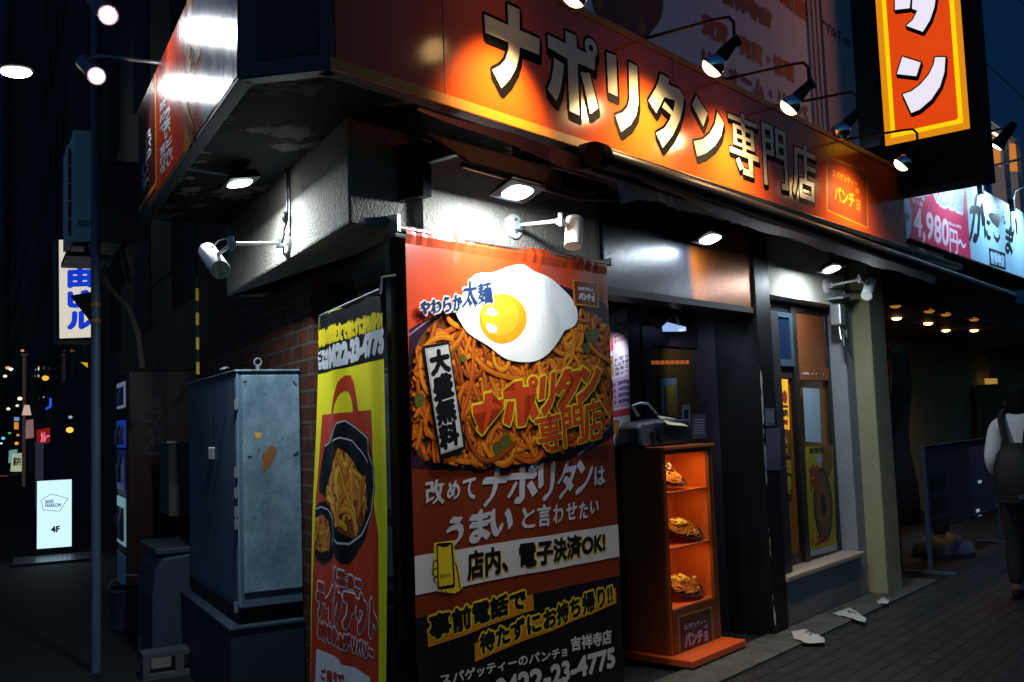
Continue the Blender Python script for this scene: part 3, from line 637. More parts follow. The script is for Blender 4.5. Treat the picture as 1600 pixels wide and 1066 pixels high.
# ================================================================== awning under the sign
aw = thing('retracted_awning', FR.to((5.5, .6, 2.6)), 'retracted dark awning with ragged grey edge under the orange sign', 'awning')
AU0, AU1 = 3.50, 10.6
azl = lambda u: 2.665-.0155*(u-3.5)
b = MB(FR); b.tube([(AU0, .60, azl(AU0)), (AU1, .60, azl(AU1))], .045, 14); b.build('front_bar', m_blackm, aw, smooth=True)
b = MB(FR); b.lathe((AU0-.03, .60, azl(AU0)), (1, 0, 0), [(0, .035), (.005, .058), (.07, .058), (.075, .045)], 16); b.build('end_cap', M('black_rubber', (.008, .008, .008), .9, spec=.08), aw, smooth=True)
b = MB(FR); b.box(AU0, AU1-1.5, .50, .57, 2.695, 2.735); b.build('case', m_blackm, aw, bevel=.006)
rnd = random.Random(5); b = MB(FR); n_ = 90; us = [AU0+.02+(8.2-AU0)*i/n_ for i in range(n_+1)]
zb = [azl(u)-.045-.055*min(1, max(0, (u-4.2)/.6))-.006*math.sin(u*3.1)-.004*math.sin(u*11)-rnd.uniform(0, .004) for u in us]; wv = [.57+.012*math.sin(u*7)+rnd.uniform(-.006, .006) for u in us]
for i in range(n_):
    b.quad((us[i], .60, azl(us[i])-.035), (us[i+1], .60, azl(us[i+1])-.035), (us[i+1], wv[i+1], zb[i+1]), (us[i], wv[i], zb[i]))
b.build('valance', m_greyfab, aw, smooth=True, closed=False)
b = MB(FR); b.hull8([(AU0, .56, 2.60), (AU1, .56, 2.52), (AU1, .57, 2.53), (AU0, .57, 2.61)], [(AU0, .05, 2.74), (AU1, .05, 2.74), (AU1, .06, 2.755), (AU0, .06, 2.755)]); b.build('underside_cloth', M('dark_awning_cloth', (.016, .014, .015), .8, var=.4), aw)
# red front cover left of the bar
b = MB(FR); n_ = 16; top = []; bot = []
for i in range(n_+1):
    f = i/n_; x = 655+f*(925-655); yt = 168+f*(246-168)+2*math.sin(f*9); th = 4+f**1.2*30
    top.append(FR.px(x, yt, .50)); bot.append(FR.px(x-4+f*6, yt+th, .46))
for i in range(n_): b.quad((top[i][0], .50, top[i][1]), (top[i+1][0], .50, top[i+1][1]), (bot[i+1][0], .46, bot[i+1][1]), (bot[i][0], .46, bot[i][1]))
b.build('front_cover', m_redfab, aw, smooth=True, closed=False)
def tub(px0, px1, w0, w1, r): a0 = FR.px(*px0, w0); a1 = FR.px(*px1, w1); return [(a0[0], w0, a0[1]), (a1[0], w1, a1[1])]
b = MB(FR); b.tube(tub((722, 258), (900, 309), .34, .34, 0), .012, 8); b.tube(tub((900, 309), (985, 312), .34, .42, 0), .012, 8); b.build('folding_arm', m_maroon, aw, smooth=True)
q = [(735, 250), (960, 300), (975, 311), (900, 303), (730, 262)]
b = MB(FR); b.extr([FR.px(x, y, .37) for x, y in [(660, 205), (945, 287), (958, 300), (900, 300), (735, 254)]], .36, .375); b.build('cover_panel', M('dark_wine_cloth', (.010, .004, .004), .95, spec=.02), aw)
b = MB(FR); b.box(2.84, 2.90, .005, .16, 2.46, 2.70); b.box(2.85, 2.89, .16, .36, 2.60, 2.68); b.build('wall_bracket', m_black, aw, bevel=.006)
rnd = random.Random(9); b = MB(FR)
pts_t = [(952, 268), (985, 282), (1020, 296), (1060, 311), (1100, 327), (1150, 348)]; pts_b = [(975, 318), (1000, 312), (1035, 314), (1062, 328), (1100, 334), (1150, 349)]
for i in range(5):
    t0, t1_, b0, b1 = [FR.px(*p, .52) for p in (pts_t[i], pts_t[i+1], pts_b[i], pts_b[i+1])]
    for j in range(4):
        f0, f1 = j/4, (j+1)/4; J = lambda: .52+rnd.uniform(-.02, .02)
        mixp = lambda a, c, f: (a[0]*(1-f)+c[0]*f, a[1]*(1-f)+c[1]*f)
        A0, A1, B0, B1 = mixp(t0, t1_, f0), mixp(t0, t1_, f1), mixp(b0, b1, f0), mixp(b0, b1, f1)
        b.quad((A0[0], .55, A0[1]), (A1[0], .55, A1[1]), (B1[0], .50+.02*((j+1) % 2), B1[1]), (B0[0], .50+.02*(j % 2), B0[1]))
b.build('torn_film', m_film, aw, closed=False)

# ================================================================== big fried egg banner
m_b_red = m_cloth('banner_orange_red', (.62, .060, .012), .34, coat=.7)
m_b_drk = m_cloth('banner_brown_red', (.19, .028, .008), .42, spec=.25)
m_b_blk = m_cloth('banner_black', (.007, .007, .010), .45, spec=.2)
m_b_wht = m_cloth('banner_white', (.62, .63, .66))
m_b_yel = m_cloth('banner_yellow', (.80, .62, .02))
m_b_org = m_cloth('banner_orange', (.62, .22, .015))
m_b_navy = m_cloth('banner_navy', (.015, .03, .09))
m_b_pan = m_cloth('banner_purple', (.028, .009, .026))
m_b_rim = m_cloth('banner_mauve', (.28, .18, .30))
m_egg = M('banner_egg_white', (.90, .89, .88), .3, var=.05, scale=14, bump=.08, bscale=6)
m_yolk = M('banner_yolk', (.86, .36, .014), .3, var=.12, scale=9)
m_yolk2 = m_cloth('banner_yolk_light', (.88, .44, .025))
m_hl = m_cloth('banner_highlight', (.92, .85, .62))
NOOD = [M('noodle_deep', (.20, .034, .004), .38, var=.5, scale=9), M('noodle_rust', (.42, .072, .006), .38, var=.45, scale=9), M('noodle_orange', (.58, .125, .007), .36, var=.4, scale=9), M('noodle_amber', (.66, .185, .010), .36, var=.35, scale=9), M('noodle_gold', (.78, .29, .022), .36, var=.3, scale=9)]
b1 = zc(600, 340, .2626); b2 = zc(620, 600, .2375); b3 = zc(620, 800, .2495)
FB = Frame(FR.o, FR.ux, FR.n, Fold(2.80, 4.38, 40, .010, 3))
BW = .055
def inside(p, poly):
    x, y = p; c = False; n = len(poly); j = n-1
    for i in range(n):
        xi, yi = poly[i]; xj, yj = poly[j]
        if (yi > y) != (yj > y) and x < (xj-xi)*(y-yi)/(yj-yi)+xi: c = not c
        j = i
    return c
def noodles(b, poly, w_, count, wd, seed, lmin=.12, lmax=.4, curl=9, flow=None):
    rnd = random.Random(seed); xs = [p[0] for p in poly]; ys = [p[1] for p in poly]; k = 0; tries = 0
    while k < count and tries < count*30:
        tries += 1
        p = (rnd.uniform(min(xs), max(xs)), rnd.uniform(min(ys), max(ys)))
        if not inside(p, poly): continue
        th = rnd.uniform(0, 6.28) if flow is None else flow(p)+rnd.gauss(0, .45); cur = rnd.gauss(0, curl); L_ = rnd.uniform(lmin, lmax); st = wd*.55
        pts = [p]; a = th
        for i in range(int(L_/st)):
            a += cur*st; cur += rnd.gauss(0, curl*.12)
            q = (pts[-1][0]+st*math.cos(a), pts[-1][1]+st*math.sin(a))
            if not inside(q, poly): break
            pts.append(q)
        if len(pts) < 5: continue
        base = rnd.choices([1, 2, 3], [3, 4, 2])[0]
        tone = rnd.choices([-1, 0], [1, 4])[0]
        for lay, (fw, off, mi) in enumerate(((1.15, 0, max(0, base-1)), (1.0, 0, base+tone if base+tone >= 0 else 0), (.45, .14, min(4, base+1+tone)), (.12, .22, min(4, base+2+tone) if k % 3 == 0 else min(4, base+1+tone)))):
            vs = []
            for i, q in enumerate(pts):
                d0 = pts[min(i+1, len(pts)-1)]; d1 = pts[max(i-1, 0)]; dx, dy = d0[0]-d1[0], d0[1]-d1[1]; ll = math.hypot(dx, dy) or 1
                nx, ny = -dy/ll, dx/ll
                if ny < 0: nx, ny = -nx, -ny
                tp = min(1, .35+.4*min(i, len(pts)-1-i)); h_ = wd*.5*fw*tp; ox, oy = nx*off*wd, ny*off*wd
                vs.append((q[0]+ox+nx*h_, w_+(k*4+lay)*6e-6, q[1]+oy+ny*h_)); vs.append((q[0]+ox-nx*h_, w_+(k*4+lay)*6e-6, q[1]+oy-ny*h_))
            b.add(vs, [(2*i, 2*i+1, 2*i+3, 2*i+2) for i in range(len(pts)-1)], mi)
        k += 1
bu0, bzt = FR.px(632, 362, BW); bu1, bzt2 = FR.px(947, 402, BW); bzt = 2.345
eb = thing('egg_banner', FR.to((3.6, BW, .08)), 'tall shop banner printed with a fried egg on pasta and white brush writing', 'banner', None)
b = MB(FB); n_ = 46
def cl(z): return z
rows = [.09, bzt-.06, bzt-.03, bzt]
for i in range(n_):
    a0, a1 = bu0+(bu1-bu0)*i/n_, bu0+(bu1-bu0)*(i+1)/n_
    h = lambda a: .008*abs(math.sin(a*38))+.004*math.sin(a*91)
    for r0, r1, f0, f1 in ((.09, bzt-.075, 0, 0), (bzt-.075, bzt-.035, 0, 1), (bzt-.035, bzt, 1, 0)):
        b.quad((a0, BW+f0*(.004+h(a0)), r0), (a1, BW+f0*(.004+h(a1)), r0), (a1, BW+f1*(.004+h(a1)), r1), (a0, BW+f1*(.004+h(a0)), r1))
b.build('cloth', m_b_red, eb, smooth=True, closed=False, auto=False)
b = MB(FR)
b.tube([(bu0-.03, BW, bzt-.012), (bu1+.03, BW, bzt-.012)], .008, 8); b.box(bu0-.05, bu0-.03, .0, BW+.01, bzt-.03, bzt+.045); b.box(bu1+.03, bu1+.045, -.0, BW+.01, bzt-.02, bzt+.02); b.build('hanging_rod', m_galv, eb)
def clipx(pts): return [(min(max(x, 0), 1599), y) for x, y in pts]
def BPx(x, y): return FB.px(x, y, BW)
BP0 = Frame(FR.o, FR.ux, FR.n)
def edge(z, right):  # banner side edges in plane coordinates
    return bu1-.002 if right else bu0+.002
def bpoly(b, pxs, w_, mi=0):
    b.poly([(min(max(a, bu0+.001), bu1-.001), c) for a, c in [b.fr.px(x, y, w_) for x, y in pxs]], w_, mi)
W1 = BW+.0008
b = MB(FB); bpoly(b, [(600, 735), (700, 737), (830, 727), (1000, 690), (1010, 1200), (600, 1300)], W1); b.build('lower_red', m_b_drk, eb, closed=False)
b = MB(FB); bpoly(b, b3([(-40, 700), (90, 672), (1418, 392), (1560, 362), (1560, 1700), (-40, 1900)]), W1+.0004); b.v = [(u, w_, max(z, .092)) for u, w_, z in b.v]; b.build('lower_black', m_b_blk, eb, closed=False)
# bowl and pasta
b = MB(FB); bpoly(b, [(590, 530)]+b1([(325, 572), (240, 620), (160, 665)])+b1([(620, 420), (1050, 400), (1120, 430), (1280, 480), (1400, 560)])+[(1000, 700), (830, 730), (700, 738), (600, 737)], W1); b.v = sorted(b.v, key=lambda v: 0) ; b.build('bowl_picture', m_b_pan, eb, closed=False) if False else None
b = MB(FB); bpoly(b, b1([(325, 572), (620, 430), (1050, 400), (1120, 430), (1300, 480), (1420, 560)])+[(1000, 640), (965, 680), (900, 715), (800, 733), (700, 735), (600, 735), (600, 560)]+b1([(150, 665), (240, 620)]), W1+.0004); b.build('bowl_picture', m_b_pan, eb, closed=False)
b = MB(FB)
for seg in (b1([(330, 578), (250, 625), (160, 690), (135, 705)]), b1([(1270, 480), (1310, 500), (1360, 540)]), b2([(1185, 470), (1290, 390), (1380, 300), (1440, 240)])):
    for i in range(len(seg)-1):
        (xa, ya), (xb, yb) = seg[i], seg[i+1]; bpoly(b, [(xa, ya-1.6), (xb, yb-1.6), (xb, yb+1.6), (xa, ya+1.6)], W1+.0006)
b.build('bowl_rim_picture', m_b_rim, eb, closed=False)
NPX = b1([(330, 590), (450, 545), (620, 480), (1050, 450), (1180, 530), (1260, 580), (1330, 640), (1375, 740)])+[(962, 640), (948, 668), (915, 692), (870, 712), (800, 728), (715, 731), (665, 722), (640, 700), (636, 600)]+b1([(170, 820), (215, 720), (260, 660)])
npoly = [(min(max(a, bu0+.004), bu1-.004), c) for a, c in [FB.px(x, y, W1) for x, y in NPX]]
b = MB(FB); b.poly(npoly, W1+.0008); b.build('pasta_picture', M('pasta_base_print', (.17, .05, .008), .4, var=.5, scale=14), eb, closed=False)
cu = (sum(p[0] for p in npoly)/len(npoly), sum(p[1] for p in npoly)/len(npoly)+.25)
b = MB(FB); noodles(b, npoly, W1+.001, 520, .023, 11, .15, .6, 8, flow=lambda p: math.atan2(p[1]-cu[1], p[0]-cu[0])+(.9 if p[0] < cu[0] else -.9))
b.build('noodle_picture', NOOD, eb, closed=False)
W2 = W1+.0160
b = MB(FB); rnd = random.Random(2)
for (x, y, s_) in [(705, 545, 9), (722, 560, 7), (795, 690, 12), (780, 700, 9), (925, 525, 12), (915, 545, 8), (655, 625, 12), (870, 625, 9)]:
    b.poly([FB.px(x+s_*rnd.uniform(.6, 1.1)*math.cos(a*.8), y+s_*1.3*rnd.uniform(.6, 1.1)*math.sin(a*.8), W2-.002) for a in range(8)], W2-.002-.0001*s_, 0)
b.build('vegetable_picture', M('pepper_print', (.09, .10, .012), .4, var=.4, scale=20), eb, closed=False)
EGG = [(820, 275), (850, 288), (880, 320), (950, 345), (1010, 375), (1060, 420), (1110, 470), (1148, 540), (1150, 620), (1122, 655), (1075, 670), (1055, 710), (1010, 770), (960, 820), (900, 858), (820, 862), (740, 845), (690, 815), (640, 770), (570, 730), (500, 690), (460, 640), (430, 590), (414, 550), (430, 505), (470, 445), (505, 390), (530, 345), (590, 325), (640, 330), (700, 310), (765, 285)]
def smoothp(p, it=2):
    for _ in range(it):
        o_ = []
        for i in range(len(p)):
            a, c = p[i], p[(i+1) % len(p)]; o_ += [(a[0]*.75+c[0]*.25, a[1]*.75+c[1]*.25), (a[0]*.25+c[0]*.75, a[1]*.25+c[1]*.75)]
        p = o_
    return p
b = MB(FB); b.ppoly(b1(smoothp(EGG)), W2); b.build('egg_picture', m_egg, eb, closed=False)
b = MB(FB); yk = lambda rx, ry, dx=0, dy=0: b1([(712+dx+rx*math.cos(2*PI*i/40), 600+dy+ry*math.sin(2*PI*i/40)) for i in range(40)])
b.ppoly(yk(138, 148), W2+.0006, 0); b.ppoly(yk(112, 118, -14, -14), W2+.0009, 1)
b.ppoly(b1([(618, 545), (650, 528), (690, 570), (655, 588), (608, 572)]), W2+.0013, 2); b.ppoly(b1([(620, 625), (655, 635), (682, 652), (675, 686), (632, 684), (612, 655)]), W2+.0013, 2)
b.build('yolk_picture', [m_yolk, m_yolk2, m_hl], eb, closed=False)
b = MB(FB); rnd = random.Random(17)
for i in range(90):
    a = rnd.gauss(0, .5); r = rnd.gauss(1.0, .22); x, y = 712+138*r*math.cos(a), 600+148*r*math.sin(a)
    if i > 60: x, y = rnd.uniform(470, 1090), rnd.uniform(400, 830)
    s_ = rnd.uniform(.8, 2.6); b.ppoly(b1([(x+s_*math.cos(k*1.05), y+s_*math.sin(k*1.05)) for k in range(6)]), W2+.0011+i*2e-6)
b.build('pepper_specks', M('pepper_speck', (.42, .22, .06), .5), eb, closed=False)
W3 = W2+.002
# writing
b = MB(FB)
q = [(660, 541), (700, 534), (727.5, 701.5), (688.5, 714.5)]; b.ppoly(q, W3, 0)
cx_ = sum(p[0] for p in q)/4; cy_ = sum(p[1] for p in q)/4
sh = lambda k, kx: [((x-cx_)*kx+cx_, (y-cy_)*k+cy_) for x, y in q]
b.ppoly(sh(.95, .86), W3+.0004, 1); b.ppoly(sh(.935, .80), W3+.0006, 0); b.ppoly(sh(.93, .78), W3+.0008, 1)
iq = sh(.90, .66)
def lerp(a, c, f): return (a[0]*(1-f)+c[0]*f, a[1]*(1-f)+c[1]*f)
for i, ch in enumerate('大盛無料'):
    f0, f1 = i/4+.012, (i+1)/4-.012
    b.text(ch, [lerp(iq[0], iq[3], f0), lerp(iq[1], iq[2], f0), lerp(iq[1], iq[2], f1), lerp(iq[0], iq[3], f1)], W3+.0012, .0075, 0)
b.build('large_portion_plate', [m_b_blk, m_b_wht], eb, closed=False)
b = MB(FB)
for t, q in (('やわらか', [(215, 505), (455, 452), (462, 552), (225, 578)]), ('太', [(470, 385), (555, 372), (562, 520), (468, 528)]), ('麺', [(562, 395), (640, 380), (655, 505), (568, 515)])):
    b.text(t, b1(q), W3, .010, 1, n=10); b.text(t, b1(q), W3+.001, 0, 0, nib=(.0045, .0036))
b.build('brush_lettering', [m_b_navy, m_b_wht], eb, closed=False)
b = MB(FB); lq = b1([(1118, 370), (1272, 385), (1278, 537), (1128, 520)]); b.ppoly(lq, W3, 0)
qq = [V(FB.px(x, y, W3)) for x, y in lq]; c_ = sum(qq, V((0, 0)))/4
for k in range(4):
    i_ = [p+(c_-p).normalized()*.014 for p in qq]; b.poly([qq[k], qq[(k+1) % 4], i_[(k+1) % 4], i_[k]], W3+.0004, 1)
b.text('スパゲッティー', b1([(1150, 412), (1242, 422), (1242, 442), (1152, 432)]), W3+.0006, .002, 2); b.text('の', b1([(1238, 446), (1250, 447), (1250, 460), (1239, 459)]), W3+.0006, .001, 2); b.text('パンチョ', b1([(1155, 450), (1245, 460), (1248, 498), (1158, 488)]), W3+.0006, .004, 2)
b.build('shop_name_plate', [m_b_drk, m_b_org, m_b_wht], eb, closed=False)
TQ = {'ナ': [(738, 620), (788, 610), (790, 668), (742, 682)], 'ポ': [(785, 598), (838, 588), (842, 658), (790, 672)], 'リ': [(842, 590), (866, 581), (864, 642), (838, 655)], 'タ': [(866, 582), (908, 572), (905, 634), (862, 648)], 'ン': [(904, 575), (938, 566), (936, 618), (900, 632)],
      '専': [(834, 652), (874, 643), (878, 700), (842, 708)], '門': [(876, 640), (908, 631), (912, 690), (881, 699)], '店': [(910, 630), (937, 622), (940, 682), (913, 690)]}
b = MB(FB)
for k, q in TQ.items():
    ps = glyph_q(k, [FB.px(x, y, W3) for x, y in q]); b.marks(ps, W3+.0008, .013 if k in 'ナポリタン' else .010, 1, n=12); b.marks(ps, W3+.0018, .0025, 0, n=6)
b.build('title_lettering', [m_b_red, m_b_yel], eb, closed=False)
WB = W1+.002
b = MB(FB)
for t, q, r in (('改', [(190, 640), (305, 625), (308, 785), (198, 792)], .003), ('め', [(330, 645), (405, 635), (408, 752), (330, 762)], .003), ('て', [(430, 628), (522, 618), (525, 752), (440, 760)], .003),
             ('ナ', [(590, 555), (745, 545), (720, 790), (560, 805)], .008), ('ポ', [(745, 530), (918, 518), (915, 770), (742, 782)], .008), ('リ', [(930, 535), (1028, 520), (1020, 755), (935, 765)], .008), ('タ', [(1065, 525), (1178, 508), (1160, 740), (1055, 752)], .008), ('ン', [(1185, 512), (1282, 500), (1275, 710), (1180, 722)], .008), ('は', [(1298, 550), (1365, 540), (1368, 660), (1298, 668)], .003),
             ('と', [(832, 820), (905, 812), (905, 942), (835, 948)], .003), ('言', [(920, 800), (1000, 790), (1002, 930), (925, 938)], .003), ('わ', [(1020, 800), (1092, 790), (1090, 908), (1022, 918)], .003), ('せ', [(1115, 788), (1182, 778), (1180, 888), (1118, 896)], .003), ('た', [(1200, 782), (1252, 772), (1250, 880), (1200, 888)], .0025), ('い', [(1268, 775), (1325, 765), (1320, 845), (1268, 855)], .0025)):
    b.text(t, b2(q), WB, 0, nib=(r*1.25, r*1.0))
for t, q in (('う', [(320, 45), (408, 30), (402, 205), (312, 215)]), ('ま', [(462, 5), (590, -15), (585, 175), (460, 190)]), ('い', [(600, -5), (732, -20), (725, 130), (602, 150)])): b.text(t, b3(q), WB, 0, nib=(.010, .008))
b.build('brush_writing', m_cloth('banner_brush_white', (.56, .57, .64)), eb, closed=False)
b = MB(FB); bpoly(b, b3([(40, 288), (80, 283), (1400, 75), (1460, 66), (1470, 268), (1412, 275), (90, 528), (40, 538)]), WB, 0)
b.text('店内、電子決済OK!', b3([(448, 260), (1308, 128), (1308, 250), (452, 430)]), WB+.0005, .006, 2)
b.text('店内、電子決済OK!', b3([(440, 253), (1300, 122), (1300, 244), (444, 424)]), WB+.0012, .006, 1)
b.build('payment_stripe', [m_b_wht, m_b_blk, m_b_yel], eb, closed=False)
ph = [(250, 205), (262, 196), (335, 192), (346, 200), (360, 462), (350, 475), (270, 487), (258, 478)]
b = MB(FB); b.ppoly(b3([(236, 195), (345, 178), (405, 480), (360, 510), (262, 500), (232, 380)]), WB+.0005, 1)
b.ppoly(b3(ph), WB+.0008, 0); b.ppoly(b3([(258, 215), (335, 206), (349, 452), (267, 470)]), WB+.001, 1); b.ppoly(b3([(275, 207), (322, 201), (322, 216), (276, 222)]), WB+.0012, 0)
for i in range(8): b.ppoly(b3([(272+i*8, 390-i), (275+i*8, 389.5-i), (276+i*8, 415-i), (273+i*8, 416-i)]), WB+.0012, 0)
for seg in ([(346, 300), (365, 330), (380, 400), (388, 470), (410, 500)], [(258, 300), (232, 312), (230, 345), (250, 352), (228, 362), (232, 400), (255, 402), (236, 412), (240, 440), (260, 440)], [(275, 487), (300, 525)], [(300, 490), (325, 525)]):
    for i in range(len(seg)-1):
        (xa, ya), (xb, yb) = seg[i], seg[i+1]; b.ppoly(b3([(xa-3, ya-2), (xb-3, yb-2), (xb+4, yb+2), (xa+4, ya+2)]), WB+.0012+i*EPS, 0)
b.build('phone_drawing', [m_b_blk, m_b_yel], eb, closed=False)
b = MB(FB); bpoly(b, b3([(190, 735), (855, 515), (860, 615), (200, 850)]), WB, 0); bpoly(b, b3([(485, 825), (1370, 475), (1376, 570), (490, 940)]), WB+.0002, 0)
for t, q, r in (('事前電話で', [(205, 655), (812, 485), (815, 600), (215, 800)], .006), ('待たずにお持ち帰り!!', [(520, 775), (1345, 445), (1352, 570), (530, 890)], .005)):
    b.text(t, b3(q), WB+.0004, r+.009, 1, n=10); b.text(t, b3(q), WB+.0012, r, 2)
b.build('takeaway_lettering', [m_b_org, m_b_yel, m_b_blk], eb, closed=False)
b = MB(FB); b.text('スパゲッティーのパンチョ', b3([(270, 1022), (1060, 838), (1062, 900), (275, 1090)]), WB, .002); b.text('吉祥寺店', b3([(1090, 790), (1340, 735), (1342, 822), (1095, 872)]), WB, .003); b.text('0422-23-4775', b3([(620, 1060), (1360, 852), (1362, 965), (630, 1185)]), WB, .007)
b.build('phone_number_lettering', m_b_wht, eb, closed=False)

# ================================================================== yellow takeaway banner on the side
NOOD2 = [M('strand_deep', (.20, .05, .006), .45), M('strand_rust', (.50, .14, .012), .45), M('strand_orange', (.68, .24, .02), .45), M('strand_amber', (.78, .36, .03), .45), M('strand_gold', (.86, .52, .07), .45)]
y7 = zc(260, 500, .2626); y8 = zc(260, 780, .2684)
FY = Frame(FL.o, FL.ux, FL.n, Fold(-.12, 1.05, 34, .010, 12))
YW = .10
yb = thing('takeaway_banner', FL.to((.4, YW, .2)), 'narrow yellow takeaway banner with red bag and black bowl picture by brick pier', 'banner')
b = MB(FY); b.ppoly([(497, 497), (520, 487), (560, 470), (591, 456), (597, 560), (602, 800), (601, 1095), (540, 1095), (482, 1095), (488, 800), (496, 585)], YW); b.build('cloth', m_cloth('banner_bright_yellow', (.92, .80, .010), .5), yb, closed=False)
b = MB(FL); a0 = FL.px(500, 494, YW); a1 = FL.px(594, 452, YW); b.tube([(a0[0], YW, a0[1]), (a1[0], YW, a1[1])], .006, 8); b.tube([(a0[0], YW, a0[1]), (a0[0], YW, a0[1]-.06)], .004, 6); b.tube([(a1[0], YW, a1[1]-.02), (a1[0], YW-.01, a1[1]+.05), (a1[0], .03, a1[1]+.06)], .006, 6); b.build('hanging_rod', m_galv, yb, smooth=True)
Y1 = YW+.0008
b = MB(FY); b.ppoly([(497.3, 498), (520, 488), (560, 471), (590.5, 457.5), (597, 560), (496, 585)], Y1); b.build('black_header', m_b_blk, yb, closed=False)
b = MB(FY); b.ppoly(y7([(925, 565), (1215, 535), (1222, 700), (1228, 1066)])+y8([(1228, 200), (1232, 700), (1232, 1200), (828, 1200), (845, 800), (858, 400), (866, 0)])+y7([(900, 870), (915, 700)]), Y1, 0)
b.ppoly(y7([(990, 560), (1010, 460), (1030, 370), (1058, 330), (1090, 330), (1110, 370), (1125, 460), (1135, 545), (1105, 548), (1095, 470), (1076, 425), (1055, 420), (1035, 440), (1015, 500), (1005, 557)]), Y1+.0003, 0)
b.build('bag_picture', m_cloth('bag_red', (.55, .045, .012)), yb, closed=False)
BOWL = y7([(940, 745), (990, 700), (1010, 630), (1050, 597), (1080, 600), (1140, 650), (1200, 705), (1197, 790), (1230, 870), (1235, 1000)])+y8([(1190, 80), (1150, 230), (1090, 340), (1060, 375), (1030, 375), (985, 330), (960, 250), (950, 130), (935, 0)])+y7([(905, 1020), (907, 940), (918, 880), (935, 835)])
b = MB(FY); b.ppoly(BOWL, Y1+.0008, 0)
def pline(b, pts, wd, w_, mi=0):
    P = [b.fr.px(x, y, w_) for x, y in pts]
    for i in range(len(P)-1):
        d = V(P[i+1])-V(P[i]); n2 = V((-d.y, d.x)).normalized()*wd/2
        b.poly([tuple(V(P[i])+n2), tuple(V(P[i+1])+n2), tuple(V(P[i+1])-n2), tuple(V(P[i])-n2)], w_+(i % 2)*EPS, mi)
pline(b, y7([(940, 750), (975, 725), (1000, 680), (1025, 615), (1060, 600), (1120, 640), (1197, 710), (1197, 790), (1228, 870), (1233, 1000)]), .008, Y1+.0012, 1)
pline(b, y7([(1000, 720), (1040, 700), (1100, 720), (1160, 790), (1195, 850)]), .007, Y1+.0012, 1)
pline(b, y7([(1235, 980)])+y8([(1190, 80), (1130, 210), (1060, 262), (1010, 255), (975, 220)]), .010, Y1+.0012, 1)
b.build('bowl_picture', [m_b_blk, M('bowl_grey_print', (.50, .50, .56), .4)], yb, closed=False)
ND = y7([(1035, 755), (1065, 790), (1110, 840), (1150, 930), (1182, 925), (1192, 1050)])+y8([(1168, 60), (1140, 150), (1110, 220), (1070, 230), (1020, 190), (960, 100), (940, 20)])+y7([(945, 1040), (960, 960), (1000, 880), (1020, 800)])
nd = [FY.px(x, y, Y1) for x, y in ND]
b = MB(FY); b.poly(nd, Y1+.0015, 0); noodles(b, nd, Y1+.0017, 70, .030, 21, .1, .35, 7, flow=lambda p: 1.4); b.build('noodle_picture', NOOD2, yb, closed=False)
b = MB(FY); b.ppoly(y8([(862, 60), (885, 18), (920, 12), (945, 40), (972, 100), (982, 200), (962, 330), (905, 365), (862, 332)]), Y1+.004, 0); sb = [FY.px(x, y, Y1) for x, y in y8([(866, 120), (890, 95), (915, 90), (945, 130), (960, 220), (950, 300), (905, 312), (866, 285)])]; b.poly(sb, Y1+.0045, 1); noodles(b, sb, Y1+.0047, 40, .016, 5, .03, .08, 20); b.build('side_bowl_picture', [m_b_blk, NOOD2[1], NOOD2[2], NOOD2[3], NOOD2[2]], yb, closed=False)
b = MB(FY); pline(b, y8([(866, 60), (895, 45), (935, 60), (975, 110), (985, 190), (972, 270)]), .008, Y1+.006, 0); b.build('bowl_rim_picture', _mats['bowl_grey_print'], yb, closed=False)
Y2 = Y1+.0008
b = MB(FY); b.text('事前の電話注文で待たずに持ち帰り!', [(497.5, 517), (594, 487), (594, 512), (497.5, 542)], Y2, .008, 1); b.text('0422-23-4775', [(515, 545), (596, 516), (596, 548), (516, 574)], Y2, .012, 0); b.text('ご予約', y7([(900, 190), (965, 172), (965, 225), (900, 240)]), Y2, .004, 0); b.text('お電話', y7([(900, 250), (965, 235), (965, 288), (905, 296)]), Y2, .004, 0)
b.build('header_lettering', [m_b_wht, m_b_yel], yb, closed=False)
b = MB(FY); m_lav = m_cloth('banner_pale_print', (.74, .70, .76)); 
for t, q, r in (('メニュー', [(975, 395), (1128, 470), (1128, 530), (978, 475)], .012), ('テイクアウト', [(874, 478), (1225, 600), (1215, 805), (874, 675)], .014), ('お持ち帰り&デリバリー', [(880, 705), (1202, 868), (1202, 935), (880, 800)], .008)):
    b.text(t, y8(q), Y2, r+.009, 0, n=10); b.text(t, y8(q), Y2+.001, r, 1)
b.ppoly(y8([(872, 872), (1022, 930), (1030, 960), (1100, 985), (1180, 1040), (1185, 1200), (858, 1200)]), Y2, 0); b.text('ご自宅で', y8([(895, 985), (1045, 1020), (1045, 1075), (895, 1050)]), Y2+.0006, .004, 1)
b.build('lower_lettering', [m_lav, m_cloth('banner_red_print', (.42, .035, .010))], yb, closed=False)

